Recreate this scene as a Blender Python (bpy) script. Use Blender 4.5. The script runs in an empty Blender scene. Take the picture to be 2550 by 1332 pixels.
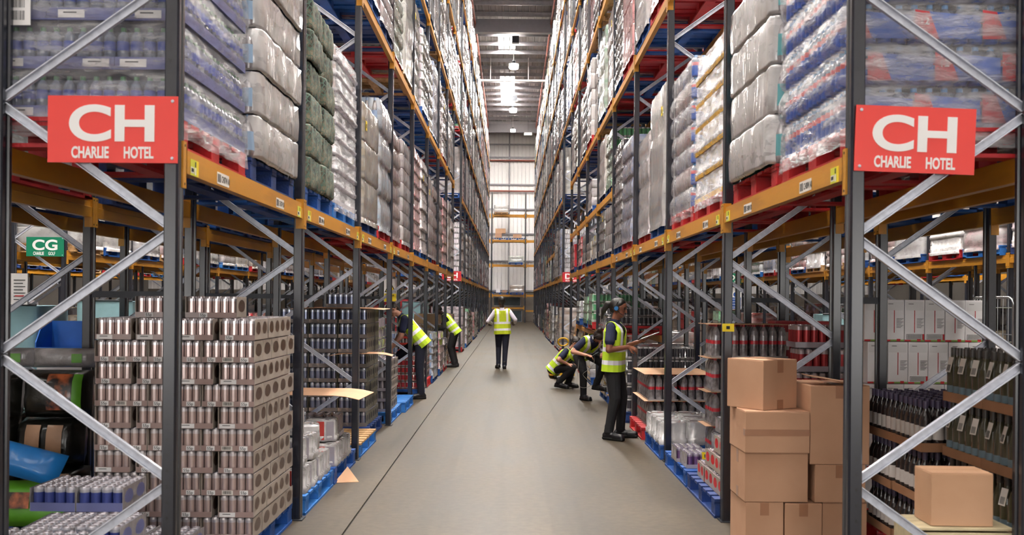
import bpy, bmesh, math, random
import numpy as np
from mathutils import Vector, Matrix, Euler

R = math.radians
rng = random.Random(7)
SC = bpy.context.scene
COL = SC.collection

# ------------------------------------------------------------------ camera
FPX = 2450.0
cam_d = bpy.data.cameras.new('camera')
cam = bpy.data.objects.new('camera', cam_d)
COL.objects.link(cam)
cam_d.sensor_width = 36.0
cam_d.sensor_fit = 'HORIZONTAL'
cam_d.lens = 36.0 * FPX / 2550.0
cam_d.shift_x = (1275 - 1272) / 2550.0
cam_d.shift_y = (746 - 666) / 2550.0
cam_d.clip_start, cam_d.clip_end = 0.1, 300
EYE = 1.69
cam.matrix_world = Matrix.Translation((0, 0, EYE)) @ Matrix.Rotation(R(90), 4, 'X') @ Matrix.Rotation(R(0.48), 4, 'Z')
cam_d.dof.use_dof = True
cam_d.dof.focus_distance = 16.0
cam_d.dof.aperture_fstop = 4.0
SC.camera = cam

# ------------------------------------------------------------------ world, exposure
FILL_DAYLIGHT = 8.0            # sky behind openings added in the near wall for fill
w = bpy.data.worlds.new('world')
SC.world = w
w.use_nodes = True
w.node_tree.nodes['Background'].inputs[0].default_value = (1.0, 0.98, 0.95, 1)
w.node_tree.nodes['Background'].inputs[1].default_value = FILL_DAYLIGHT
vs = SC.view_settings
vs.view_transform = 'Standard'
vs.look = 'None'
vs.gamma = 1.0
vs.use_curve_mapping = False
vs.exposure = 0.25
SKYLIGHT_POWER = 105.0     # brightness of the rooflight sheets
STAGING_FILL_POWER = 11.0      # unseen roof sheets added behind the camera to light front faces
LAMP_POWER = 150.0         # high-bay lamp bowls
SC.cycles.max_bounces = 6
SC.cycles.diffuse_bounces = 3
SC.cycles.glossy_bounces = 3
SC.cycles.transmission_bounces = 3
SC.cycles.transparent_max_bounces = 12
SC.cycles.caustics_reflective = False
SC.cycles.caustics_refractive = False
SC.cycles.sample_clamp_indirect = 6.0

# ------------------------------------------------------------------ materials
def srgb(h):
    h = h.lstrip('#')
    c = [int(h[i:i + 2], 16) / 255 for i in (0, 2, 4)]
    return tuple(((x / 12.92) if x <= 0.04045 else ((x + 0.055) / 1.055) ** 2.4) for x in c) + (1.0,)

M = {}
def new_mat(name):
    m = bpy.data.materials.new(name)
    m.use_nodes = True
    nt = m.node_tree
    b = nt.nodes['Principled BSDF']
    M[name] = m
    return m, nt, b

def node(nt, kind, **kw):
    n = nt.nodes.new(kind)
    for k, v in kw.items():
        setattr(n, k, v)
    return n

def pbr(name, col, rough=0.5, metal=0.0, var=0.12, scale=6.0, bump=0.0, bscale=40.0, coat=0.0, col2=None, stretch=(1, 1, 1), spec=0.5, edge=(0.3, 0.7)):
    m, nt, b = new_mat(name)
    col = srgb(col) if isinstance(col, str) else col
    c2 = (srgb(col2) if isinstance(col2, str) else col2) if col2 else tuple(max(0, x * (1 - var * 1.6)) for x in col[:3]) + (1,)
    c1 = col if col2 else tuple(min(1, x * (1 + var)) for x in col[:3]) + (1,)
    tc = node(nt, 'ShaderNodeTexCoord')
    mp = node(nt, 'ShaderNodeMapping')
    mp.inputs['Scale'].default_value = stretch
    nt.links.new(tc.outputs['Object'], mp.inputs[0])
    nz = node(nt, 'ShaderNodeTexNoise')
    nz.inputs['Scale'].default_value = scale
    nz.inputs['Detail'].default_value = 5
    nt.links.new(mp.outputs[0], nz.inputs['Vector'])
    cr = node(nt, 'ShaderNodeValToRGB')
    cr.color_ramp.elements[0].position, cr.color_ramp.elements[1].position = edge
    cr.color_ramp.elements[0].color, cr.color_ramp.elements[1].color = c2, c1
    nt.links.new(nz.outputs['Fac'], cr.inputs[0])
    nt.links.new(cr.outputs[0], b.inputs['Base Color'])
    b.inputs['Roughness'].default_value = rough
    b.inputs['Metallic'].default_value = metal
    b.inputs['Specular IOR Level'].default_value = spec
    if coat:
        b.inputs['Coat Weight'].default_value = coat
        b.inputs['Coat Roughness'].default_value = 0.12
    if bump:
        n2 = node(nt, 'ShaderNodeTexNoise')
        n2.inputs['Scale'].default_value = bscale
        n2.inputs['Detail'].default_value = 4
        nt.links.new(mp.outputs[0], n2.inputs['Vector'])
        bp = node(nt, 'ShaderNodeBump')
        bp.inputs['Strength'].default_value = bump
        bp.inputs['Distance'].default_value = 0.02
        nt.links.new(n2.outputs['Fac'], bp.inputs['Height'])
        nt.links.new(bp.outputs[0], b.inputs['Normal'])
    return m

def emit(name, col, power):
    m, nt, b = new_mat(name)
    b.inputs['Base Color'].default_value = (0.8, 0.8, 0.8, 1)
    b.inputs['Emission Color'].default_value = srgb(col)
    b.inputs['Emission Strength'].default_value = power
    return m

def math_node(nt, op, a, b=None, c=None):
    n = node(nt, 'ShaderNodeMath', operation=op)
    for i, v in enumerate((a, b, c)):
        if v is None:
            continue
        if isinstance(v, (int, float)):
            n.inputs[i].default_value = v
        else:
            nt.links.new(v, n.inputs[i])
    return n.outputs[0]

def mix_col(nt, fac, a, b):
    n = node(nt, 'ShaderNodeMix', data_type='RGBA')
    if isinstance(fac, (int, float)):
        n.inputs[0].default_value = fac
    else:
        nt.links.new(fac, n.inputs[0])
    for i, v in ((6, a), (7, b)):
        if isinstance(v, tuple):
            n.inputs[i].default_value = v
        else:
            nt.links.new(v, n.inputs[i])
    return n.outputs[2]

pbr('yellow_paint', '#BC8224', 0.42, var=0.10, scale=3, col2='#94641A', stretch=(1, 0.4, 2), bump=0.05, edge=(.25, .5))
pbr('galvanised', '#D6DAE6', 0.34, 0.15, scale=30, col2='#BCC0CC', bump=0.04)
pbr('steel_dark', '#33363C', 0.45, 0.3, var=0.2)
pbr('chrome_wire', '#C4C6C8', 0.22, 0.9)
pbr('black_hole', '#0B0B0C', 0.9)
pbr('blue_pallet', '#1E5FB4', 0.6, var=0.25, scale=4, col2='#153F7E', bump=0.2, bscale=60, edge=(.3, .75))
pbr('blue_pallet_bright', '#2F7CCB', 0.6, var=0.2, scale=4, col2='#1D5DA6', bump=0.2, bscale=60)
pbr('blue_pallet_dark', '#1B3F86', 0.6, var=0.25, scale=4, col2='#122A58', bump=0.2, bscale=60)
pbr('red_pallet', '#BE242A', 0.55, var=0.2, scale=4, col2='#9A1A20', bump=0.2, bscale=60, edge=(.25, .6))
pbr('wood_pallet', '#C9A273', 0.75, var=0.2, scale=5, col2='#9C7748', bump=0.3, bscale=50, stretch=(4, 1, 4))
pbr('cardboard', '#C69C7E', 0.78, var=0.06, scale=2.5, col2='#B98E70', bump=0.05, bscale=25)
pbr('cardboard_pale', '#CFA584', 0.78, var=0.06, scale=2.5, col2='#C29775', bump=0.05, bscale=25)
pbr('parcel_tape', '#A27458', 0.3, var=0.05, coat=0.4)
pbr('white_card', '#F4F1F2', 0.6, var=0.03)
pbr('white_plain', '#E8E6E6', 0.55, var=0.03)
pbr('black_print', '#1C1B1E', 0.7)
pbr('red_print', '#C2202A', 0.6)
pbr('green_print', '#7FA24A', 0.6)
pbr('blue_print', '#26529A', 0.6)
pbr('sign_red', '#E8413A', 0.38, var=0.02, scale=3)
pbr('sign_green', '#0B7A5A', 0.38, var=0.02, scale=3)
pbr('sign_dark_red', '#B5202A', 0.38, var=0.02, scale=3)
pbr('sign_white', '#F1EFEF', 0.4, var=0.01)
pbr('sticker_yellow', '#E8CB1A', 0.5, var=0.03)
pbr('sticker_lime', '#C7C93A', 0.5, var=0.03)
pbr('label_paper', '#DAD4CD', 0.6, var=0.04)
pbr('tray_brown', '#957D78', 0.55, var=0.08, coat=0.3)
pbr('tray_grey', '#A29BA4', 0.55, var=0.08, coat=0.3)
pbr('tray_dark', '#6A6361', 0.55, var=0.08, coat=0.3, col2='#A8968A', scale=3, edge=(.5, .55))
pbr('tray_red', '#C23A32', 0.5, var=0.08, coat=0.3)
pbr('tray_blue', '#62689A', 0.5, var=0.08, coat=0.3)
pbr('tray_kraft', '#A07556', 0.75, var=0.06)
pbr('cutout_brown', '#4A352C', 0.35)
pbr('side_card', '#A2978E', 0.6, var=0.08, scale=5, coat=0.25)
pbr('side_card_dark', '#6B675A', 0.6, var=0.08, scale=5, coat=0.25)
pbr('pack_film', '#9A9698', 0.25, var=0.15, scale=8, bump=0.4, bscale=30, coat=0.6)
def can_mat(name, body, band, shine=0.55, rough=0.26):
    """printed metal can: label colour round the waist, bare metal towards both ends"""
    m, nt, b = new_mat(name)
    tc = node(nt, 'ShaderNodeTexCoord')
    sp = node(nt, 'ShaderNodeSeparateXYZ')
    nt.links.new(tc.outputs['Generated'], sp.inputs[0])
    d = math_node(nt, 'ABSOLUTE', math_node(nt, 'SUBTRACT', sp.outputs[2], 0.47))
    f = math_node(nt, 'LESS_THAN', d, 0.30)
    c = mix_col(nt, f, srgb(band), srgb(body))
    nt.links.new(c, b.inputs['Base Color'])
    b.inputs['Metallic'].default_value = shine
    b.inputs['Roughness'].default_value = rough
    return m
can_mat('can_brown', '#D2BDBA', '#E6E2E6', 0.62, 0.16)
can_mat('can_dark', '#868CA4', '#C0C5D2', 0.6, 0.16)
can_mat('can_silver', '#C4BFC4', '#BDB8BE', 0.7, 0.22)
can_mat('can_blue', '#4A58A0', '#C4C4CE', 0.5, 0.18)
can_mat('can_red', '#A83438', '#B8A8AA', 0.4, 0.3)
can_mat('can_green', '#2F6B42', '#708A74', 0.4, 0.3)
can_mat('can_magenta', '#8C2A52', '#A87890', 0.4, 0.3)
can_mat('can_purple', '#7C5C8C', '#A9A0B4', 0.5, 0.28)
can_mat('can_teal', '#6E9AA4', '#B9C4C6', 0.5, 0.28)
can_mat('can_lime', '#6E8F1E', '#9AA860', 0.4, 0.3)
can_mat('can_copper', '#B07C66', '#B8968A', 0.5, 0.3)
pbr('bottle_wine', '#2A2426', 0.16, 0, var=0.2, coat=0.6)
pbr('bottle_olive', '#4A4633', 0.16, 0, var=0.2, coat=0.6)
pbr('bottle_cap_purple', '#4E4560', 0.35)
pbr('bottle_cap_dark', '#4A4644', 0.35)
pbr('bottle_label', '#D6CFCB', 0.6)
pbr('bottle_label_blue', '#6A7E8A', 0.6)
pbr('bottle_clear', '#8A93A8', 0.14, 0, var=0.3, scale=12, coat=0.8, col2='#39435A')
pbr('bottle_clear_grey', '#B4B0B4', 0.12, 0.2, var=0.3, scale=12, coat=1.0, col2='#5A5456')
pbr('bottle_blue_label', '#3C4FA2', 0.4)
pbr('cap_green', '#3E7A52', 0.4)
pbr('cap_red', '#A82A30', 0.4)
pbr('cap_blue', '#3F8FD0', 0.4)
pbr('squash_red', '#C4303C', 0.3, coat=0.4)
pbr('squash_blue', '#2A58B0', 0.3, coat=0.4)
pbr('box_blue', '#1B3FA0', 0.45, var=0.08)
pbr('box_bright_blue', '#2C78DC', 0.45, var=0.06)
pbr('box_red', '#9E1F28', 0.45, var=0.08)
pbr('black_plastic', '#15140F', 0.3, var=0.3, scale=8, bump=0.5, bscale=12, coat=0.5)
pbr('bag_paper', '#B48C6E', 0.5, var=0.15, bump=0.3, bscale=10, coat=0.3)
pbr('flame_print', '#C4683A', 0.45, col2='#1A0F0B', scale=9, edge=(.4, .6), coat=0.5)
pbr('lime_strip', '#5FA32C', 0.4)
pbr('blue_bag', '#1F78C4', 0.35, var=0.1, coat=0.4)
pbr('teal_cloth', '#8FB6BE', 0.7, var=0.14, scale=3, bump=0.4, bscale=5)
pbr('lime_pack', '#8FA822', 0.4, var=0.2, coat=0.5)
pbr('wood_crate', '#D8C9A4', 0.7, var=0.1, scale=4, bump=0.2, stretch=(1, 5, 5))
pbr('white_metal', '#DADADC', 0.4, var=0.03)
pbr('wall_panel', '#EFECEC', 0.5, var=0.03, scale=0.6)
pbr('wall_side', '#6E6862', 0.7, var=0.08, scale=0.6)
pbr('wall_rail', '#8C8A90', 0.5)
pbr('roof_sheet', '#8E8A8A', 0.6, var=0.06, scale=0.8)
pbr('purlin_steel', '#9A979B', 0.45, 0.4, var=0.08)
pbr('rafter_grey', '#77747A', 0.55, var=0.04)
pbr('sprinkler_pipe', '#9A5648', 0.5, var=0.06)
pbr('pipe_white', '#DAD7D7', 0.4)
pbr('block_wall', '#6B635B', 0.8, var=0.1, scale=3)
pbr('dock_curtain', '#3E4A52', 0.5, var=0.1)
# people
pbr('skin_brown', '#7A4A36', 0.5, var=0.05)
pbr('skin_dark', '#3E261E', 0.5, var=0.05)
pbr('skin_light', '#C08A72', 0.5, var=0.05)
pbr('lips_brown', '#6E3A34', 0.45)
pbr('eye_dark', '#1A1312', 0.3)
pbr('hair_black', '#17120F', 0.55, var=0.3, scale=30)
pbr('hair_brown', '#241814', 0.55, var=0.3, scale=30)
pbr('navy_cloth', '#1D2340', 0.85, var=0.12, scale=8, bump=0.3, bscale=14)
pbr('white_cloth', '#D9D3E0', 0.8, var=0.06, bump=0.25, bscale=12)
pbr('black_cloth', '#141317', 0.88, var=0.15, scale=8, bump=0.3, bscale=14)
pbr('navy_trouser', '#181B2C', 0.88, var=0.15, scale=8, bump=0.3, bscale=14)
pbr('boot_leather', '#16151A', 0.4, var=0.2, bump=0.1)
pbr('boot_sole', '#0E0D0E', 0.7)
pbr('vest_yellow', '#BFE02C', 0.7, var=0.08, scale=5, bump=0.25, bscale=10)
pbr('vest_yellow_deep', '#C3D41F', 0.7, var=0.08, scale=5, bump=0.25, bscale=10)
pbr('reflective', '#EEEDF4', 0.3, var=0.03, spec=0.8)
pbr('headset_blue', '#2A6CA6', 0.35)
pbr('headset_black', '#121214', 0.35)
pbr('cable_grey', '#8A8880', 0.5)
pbr('cap_yellow', '#D8A41A', 0.45)
emit('skylight', '#FFF9F1', SKYLIGHT_POWER)
emit('staging_fill', '#FFF9F1', STAGING_FILL_POWER)
emit('lamp_glow', '#FFF4E6', LAMP_POWER)

# perforated rack upright
def post_mat():
    m, nt, b = new_mat('post_blue')
    tc = node(nt, 'ShaderNodeTexCoord')
    sp = node(nt, 'ShaderNodeSeparateXYZ')
    nt.links.new(tc.outputs['Object'], sp.inputs[0])
    fz = math_node(nt, 'FRACT', math_node(nt, 'MULTIPLY', sp.outputs[2], 1 / 0.075))
    zz = math_node(nt, 'LESS_THAN', math_node(nt, 'ABSOLUTE', math_node(nt, 'SUBTRACT', fz, 0.5)), 0.11)
    ax = math_node(nt, 'ABSOLUTE', sp.outputs[0])
    sx = math_node(nt, 'LESS_THAN', math_node(nt, 'ABSOLUTE', math_node(nt, 'SUBTRACT', ax, 0.038)), 0.006)
    dy = math_node(nt, 'ABSOLUTE', math_node(nt, 'SUBTRACT', sp.outputs[1], 0.05))
    sy = math_node(nt, 'LESS_THAN', math_node(nt, 'ABSOLUTE', math_node(nt, 'SUBTRACT', dy, 0.026)), 0.006)
    mask = math_node(nt, 'MULTIPLY', zz, math_node(nt, 'MAXIMUM', sx, sy))
    nz = node(nt, 'ShaderNodeTexNoise')
    nz.inputs['Scale'].default_value = 5
    nz.inputs['Detail'].default_value = 6
    base = mix_col(nt, nz.outputs['Fac'], srgb('#15171F'), srgb('#262934'))
    c = mix_col(nt, mask, base, srgb('#0E0E12'))
    nt.links.new(c, b.inputs['Base Color'])
    b.inputs['Roughness'].default_value = 0.24
    b.inputs['Specular IOR Level'].default_value = 0.8
post_mat()

# concrete floor
def floor_mat():
    m, nt, b = new_mat('concrete')
    tc = node(nt, 'ShaderNodeTexCoord')
    n1 = node(nt, 'ShaderNodeTexNoise'); n1.inputs['Scale'].default_value = 0.8; n1.inputs['Detail'].default_value = 9
    n1.inputs['Roughness'].default_value = 0.62
    mp = node(nt, 'ShaderNodeMapping'); mp.inputs['Scale'].default_value = (1.6, 0.5, 1)
    nt.links.new(tc.outputs['Object'], mp.inputs[0]); nt.links.new(mp.outputs[0], n1.inputs['Vector'])
    n2 = node(nt, 'ShaderNodeTexNoise'); n2.inputs['Scale'].default_value = 16; n2.inputs['Detail'].default_value = 6
    nt.links.new(tc.outputs['Object'], n2.inputs['Vector'])
    crf = node(nt, 'ShaderNodeMapRange'); crf.inputs['From Min'].default_value, crf.inputs['From Max'].default_value = .32, .66
    nt.links.new(n1.outputs['Fac'], crf.inputs[0])
    c1 = mix_col(nt, crf.outputs[0], srgb('#352D22'), srgb('#5B5041'))
    cr = node(nt, 'ShaderNodeValToRGB')
    cr.color_ramp.elements[0].position, cr.color_ramp.elements[1].position = .35, .7
    cr.color_ramp.elements[0].color, cr.color_ramp.elements[1].color = (.66, .65, .63, 1), (1, 1, 1, 1)
    nt.links.new(n2.outputs['Fac'], cr.inputs[0])
    mu = node(nt, 'ShaderNodeMix', data_type='RGBA', blend_type='MULTIPLY'); mu.inputs[0].default_value = 0.8
    nt.links.new(c1, mu.inputs[6]); nt.links.new(cr.outputs[0], mu.inputs[7])
    # tyre scuffs running with the aisle
    n3 = node(nt, 'ShaderNodeTexNoise'); n3.inputs['Scale'].default_value = 1.0; n3.inputs['Detail'].default_value = 3
    mp3 = node(nt, 'ShaderNodeMapping'); mp3.inputs['Scale'].default_value = (4.2, 0.10, 1)
    nt.links.new(tc.outputs['Object'], mp3.inputs[0]); nt.links.new(mp3.outputs[0], n3.inputs['Vector'])
    cr3 = node(nt, 'ShaderNodeValToRGB')
    cr3.color_ramp.elements[0].position, cr3.color_ramp.elements[1].position = .36, .5
    cr3.color_ramp.elements[0].color, cr3.color_ramp.elements[1].color = (.78, .77, .75, 1), (1, 1, 1, 1)
    nt.links.new(n3.outputs['Fac'], cr3.inputs[0])
    mu3 = node(nt, 'ShaderNodeMix', data_type='RGBA', blend_type='MULTIPLY'); mu3.inputs[0].default_value = 1.0
    nt.links.new(mu.outputs[2], mu3.inputs[6]); nt.links.new(cr3.outputs[0], mu3.inputs[7])
    nt.links.new(mu3.outputs[2], b.inputs['Base Color'])
    rr = node(nt, 'ShaderNodeMapRange')
    rr.inputs['To Min'].default_value, rr.inputs['To Max'].default_value = 0.38, 0.62
    nt.links.new(n1.outputs['Fac'], rr.inputs[0]); nt.links.new(rr.outputs[0], b.inputs['Roughness'])
    b.inputs['Specular IOR Level'].default_value = 0.45
    bp = node(nt, 'ShaderNodeBump'); bp.inputs['Strength'].default_value = 0.06; bp.inputs['Distance'].default_value = 0.01
    nt.links.new(n2.outputs['Fac'], bp.inputs['Height']); nt.links.new(bp.outputs[0], b.inputs['Normal'])
floor_mat()

# goods under stretch film: the object's own colour is the goods, the film greys and streaks it
def wrapped_mat(name, film=0.72, filmcol='#B7B5B5', rough=0.2, strength=0.42):
    m, nt, b = new_mat(name)
    oi = node(nt, 'ShaderNodeObjectInfo')
    tc = node(nt, 'ShaderNodeTexCoord')
    off = node(nt, 'ShaderNodeVectorMath', operation='ADD')
    cx = node(nt, 'ShaderNodeCombineXYZ')
    r10 = math_node(nt, 'MULTIPLY', oi.outputs['Random'], 37.0)
    for i in range(3):
        nt.links.new(r10, cx.inputs[i])
    nt.links.new(tc.outputs['Object'], off.inputs[0]); nt.links.new(cx.outputs[0], off.inputs[1])
    mp = node(nt, 'ShaderNodeMapping'); mp.inputs['Scale'].default_value = (1.2, 1.2, 3.4)
    mp.inputs['Rotation'].default_value = (0.5, 0.2, 0)
    nt.links.new(off.outputs[0], mp.inputs[0])
    n1 = node(nt, 'ShaderNodeTexNoise'); n1.inputs['Scale'].default_value = 2.4; n1.inputs['Detail'].default_value = 3
    nt.links.new(mp.outputs[0], n1.inputs['Vector'])
    vor = node(nt, 'ShaderNodeTexNoise'); vor.inputs['Scale'].default_value = 5; vor.inputs['Detail'].default_value = 3
    nt.links.new(mp.outputs[0], vor.inputs['Vector'])
    dark = mix_col(nt, 0.55, oi.outputs['Color'], (0.02, 0.02, 0.025, 1))
    goods = mix_col(nt, math_node(nt, 'GREATER_THAN', vor.outputs['Fac'], 0.56), oi.outputs['Color'], dark)
    mr = node(nt, 'ShaderNodeMapRange')
    mr.inputs['From Min'].default_value, mr.inputs['From Max'].default_value = 0.3, 0.66
    mr.inputs['To Min'].default_value, mr.inputs['To Max'].default_value = film - 0.32, min(1, film + 0.24)
    nt.links.new(n1.outputs['Fac'], mr.inputs[0])
    c = mix_col(nt, mr.outputs[0], goods, srgb(filmcol))
    nt.links.new(c, b.inputs['Base Color'])
    b.inputs['Roughness'].default_value = rough
    b.inputs['Specular IOR Level'].default_value = 0.6
    b.inputs['Coat Weight'].default_value = 1.0
    b.inputs['Coat Roughness'].default_value = 0.1
    n2 = node(nt, 'ShaderNodeTexNoise'); n2.inputs['Scale'].default_value = 3.0; n2.inputs['Detail'].default_value = 3.6
    n2.inputs['Distortion'].default_value = 0.8
    mp2 = node(nt, 'ShaderNodeMapping'); mp2.inputs['Scale'].default_value = (1.0, 2.2, 0.9)
    mp2.inputs['Rotation'].default_value = (0.7, 0.3, 0.2)
    nt.links.new(off.outputs[0], mp2.inputs[0]); nt.links.new(mp2.outputs[0], n2.inputs['Vector'])
    bp = node(nt, 'ShaderNodeBump'); bp.inputs['Strength'].default_value = strength; bp.inputs['Distance'].default_value = 0.06
    nt.links.new(n2.outputs['Fac'], bp.inputs['Height']); nt.links.new(bp.outputs[0], b.inputs['Normal'])
wrapped_mat('wrapped')
wrapped_mat('wrapped_clear', film=0.55)
wrapped_mat('wrapped_pink', film=0.6, filmcol='#B98C8C')
wrapped_mat('goods_bare', film=0.22, strength=0.35)

# see-through stretch film over goods that are modelled
def film_mat(name, lo, hi, col='#D8D6DA'):
    m, nt, b = new_mat(name)
    tc = node(nt, 'ShaderNodeTexCoord')
    mp = node(nt, 'ShaderNodeMapping'); mp.inputs['Scale'].default_value = (1.5, 1.5, 5)
    mp.inputs['Rotation'].default_value = (0.25, 0.25, 0)
    nt.links.new(tc.outputs['Object'], mp.inputs[0])
    n1 = node(nt, 'ShaderNodeTexNoise'); n1.inputs['Scale'].default_value = 4; n1.inputs['Detail'].default_value = 7
    nt.links.new(mp.outputs[0], n1.inputs['Vector'])
    mr = node(nt, 'ShaderNodeMapRange')
    mr.inputs['From Min'].default_value, mr.inputs['From Max'].default_value = 0.35, 0.68
    mr.inputs['To Min'].default_value, mr.inputs['To Max'].default_value = lo, hi
    nt.links.new(n1.outputs['Fac'], mr.inputs[0])
    nt.links.new(mr.outputs[0], b.inputs['Alpha'])
    b.inputs['Base Color'].default_value = srgb(col)
    b.inputs['Roughness'].default_value = 0.22
    b.inputs['Specular IOR Level'].default_value = 0.8
    n2 = node(nt, 'ShaderNodeTexNoise'); n2.inputs['Scale'].default_value = 9; n2.inputs['Detail'].default_value = 5
    n2.inputs['Distortion'].default_value = 1.0
    nt.links.new(mp.outputs[0], n2.inputs['Vector'])
    bp = node(nt, 'ShaderNodeBump'); bp.inputs['Strength'].default_value = 0.7; bp.inputs['Distance'].default_value = 0.03
    nt.links.new(n2.outputs['Fac'], bp.inputs['Height']); nt.links.new(bp.outputs[0], b.inputs['Normal'])
film_mat('film_thin', 0.08, 0.46)
film_mat('film_thick', 0.35, 0.9)
film_mat('film_mid', 0.18, 0.62)

def net_mat():
    m, nt, b = new_mat('net_bag')
    tc = node(nt, 'ShaderNodeTexCoord')
    v = node(nt, 'ShaderNodeTexVoronoi', feature='DISTANCE_TO_EDGE'); v.inputs['Scale'].default_value = 22
    nt.links.new(tc.outputs['Object'], v.inputs['Vector'])
    n = node(nt, 'ShaderNodeTexNoise'); n.inputs['Scale'].default_value = 9; n.inputs['Detail'].default_value = 6
    nt.links.new(tc.outputs['Object'], n.inputs['Vector'])
    bp = node(nt, 'ShaderNodeBump'); bp.inputs['Strength'].default_value = 0.9; bp.inputs['Distance'].default_value = 0.03
    nt.links.new(n.outputs['Fac'], bp.inputs['Height']); nt.links.new(bp.outputs[0], b.inputs['Normal'])
    rp = node(nt, 'ShaderNodeMapRange'); rp.inputs['From Min'].default_value, rp.inputs['From Max'].default_value = .4, .6
    nt.links.new(n.outputs['Fac'], rp.inputs[0])
    logs = mix_col(nt, rp.outputs[0], srgb('#141B17'), srgb('#807A66'))
    c = mix_col(nt, math_node(nt, 'LESS_THAN', v.outputs['Distance'], 0.075), logs, srgb('#4A665B'))
    nt.links.new(c, b.inputs['Base Color']); b.inputs['Roughness'].default_value = 0.7
net_mat()
# ------------------------------------------------------------------ helpers
class MB:
    """collects faces with material slots; mesh() gives one mesh datablock"""
    def __init__(s):
        s.v, s.f, s.m, s.slots, s.smooth = [], [], [], [], []
    def slot(s, name):
        if name not in s.slots:
            s.slots.append(name)
        return s.slots.index(name)
    def add(s, verts, faces, mat, smooth=False):
        o = len(s.v); k = s.slot(mat)
        s.v.extend([tuple(p) for p in verts])
        for f in faces:
            s.f.append(tuple(i + o for i in f)); s.m.append(k); s.smooth.append(smooth)
    def box(s, x0, x1, y0, y1, z0, z1, mat):
        v = [(x0, y0, z0), (x1, y0, z0), (x1, y1, z0), (x0, y1, z0), (x0, y0, z1), (x1, y0, z1), (x1, y1, z1), (x0, y1, z1)]
        s.add(v, [(0, 3, 2, 1), (4, 5, 6, 7), (0, 1, 5, 4), (1, 2, 6, 5), (2, 3, 7, 6), (3, 0, 4, 7)], mat)
    def prism(s, prof, p0, p1, up, mat, smooth=False):
        """profile (a,b) swept from p0 to p1; a runs along side, b along up"""
        p0, p1 = Vector(p0), Vector(p1)
        d = (p1 - p0).normalized(); up = Vector(up)
        side = d.cross(up).normalized(); up2 = side.cross(d).normalized()
        n = len(prof)
        v = [p0 + side * a + up2 * b for a, b in prof] + [p1 + side * a + up2 * b for a, b in prof]
        f = [(i, (i + 1) % n, n + (i + 1) % n, n + i) for i in range(n)]
        s.add(v, f, mat, smooth)
        s.add(v, [tuple(range(n))[::-1], tuple(range(n, 2 * n))], mat)
    def lathe(s, prof, n, mats, c=(0, 0, 0), caps=True, phase=0.0):
        """profile [(r,z)]; mats one name or a list of one per band"""
        rings = len(prof); v = []
        for r, z in prof:
            for k in range(n):
                a = 2 * math.pi * (k + phase) / n
                v.append((c[0] + r * math.cos(a), c[1] + r * math.sin(a), c[2] + z))
        for i in range(rings - 1):
            mt = mats if isinstance(mats, str) else mats[i]
            s.add(v[i * n:(i + 2) * n], [(k, (k + 1) % n, n + (k + 1) % n, n + k) for k in range(n)], mt, True)
        if caps:
            mt = mats if isinstance(mats, str) else mats[-1]
            s.add(v[-n:], [tuple(range(n))], mt)
            mt = mats if isinstance(mats, str) else mats[0]
            s.add(v[:n], [tuple(range(n))[::-1]], mt)
    def tube(s, pts, r, mat, n=8, closed_caps=True):
        pts = [Vector(p) for p in pts]
        rings = []
        for i, p in enumerate(pts):
            a = pts[max(0, i - 1)]; b = pts[min(len(pts) - 1, i + 1)]
            d = (b - a).normalized()
            u = Vector((0, 0, 1)) if abs(d.z) < 0.9 else Vector((1, 0, 0))
            e1 = d.cross(u).normalized(); e2 = d.cross(e1)
            rings.append([p + e1 * r * math.cos(2 * math.pi * k / n) + e2 * r * math.sin(2 * math.pi * k / n) for k in range(n)])
        v = [q for rg in rings for q in rg]
        f = [(i * n + k, i * n + (k + 1) % n, (i + 1) * n + (k + 1) % n, (i + 1) * n + k) for i in range(len(pts) - 1) for k in range(n)]
        s.add(v, f, mat, True)
        if closed_caps:
            s.add(rings[0], [tuple(range(n))[::-1]], mat); s.add(rings[-1], [tuple(range(n))], mat)
    def mesh(s, name):
        me = bpy.data.meshes.new(name)
        me.from_pydata(s.v, [], s.f)
        for n in s.slots:
            me.materials.append(M[n])
        me.polygons.foreach_set('material_index', s.m)
        me.polygons.foreach_set('use_smooth', s.smooth)
        me.update()
        return me

def obj(name, mesh, parent=None, loc=(0, 0, 0), rot=(0, 0, 0), scale=None):
    o = bpy.data.objects.new(name, mesh)
    COL.objects.link(o)
    o.location = loc; o.rotation_euler = rot
    if scale:
        o.scale = scale
    if parent is not None:
        o.parent = parent
    return o

def tag(o, label=None, cat=None, group=None, kind=None):
    if label: o['label'] = label
    if cat: o['category'] = cat
    if group: o['group'] = group
    if kind: o['kind'] = kind
    return o

def thing(name, label, cat, loc=(0, 0, 0), rotz=0.0, group=None):
    o = bpy.data.objects.new(name, None)
    COL.objects.link(o)
    o.empty_display_size = 0.1
    o.location = loc; o.rotation_euler = (0, 0, rotz)
    return tag(o, label, cat, group)

def boxmesh(name, sx, sy, sz, mat, bevel=0.0, base=True):
    """box centred in x,y; standing on z=0; optional small bevel"""
    if not bevel:
        b = MB(); b.box(-sx / 2, sx / 2, -sy / 2, sy / 2, 0 if base else -sz / 2, sz if base else sz / 2, mat)
        return b.mesh(name)
    bm = bmesh.new()
    bmesh.ops.create_cube(bm, size=1)
    bmesh.ops.scale(bm, vec=(sx, sy, sz), verts=bm.verts)
    if base:
        bmesh.ops.translate(bm, vec=(0, 0, sz / 2), verts=bm.verts)
    bmesh.ops.bevel(bm, geom=list(bm.edges), offset=bevel, segments=2, affect='EDGES', profile=0.6)
    me = bpy.data.meshes.new(name); bm.to_mesh(me); bm.free()
    me.materials.append(M[mat])
    return me

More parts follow.
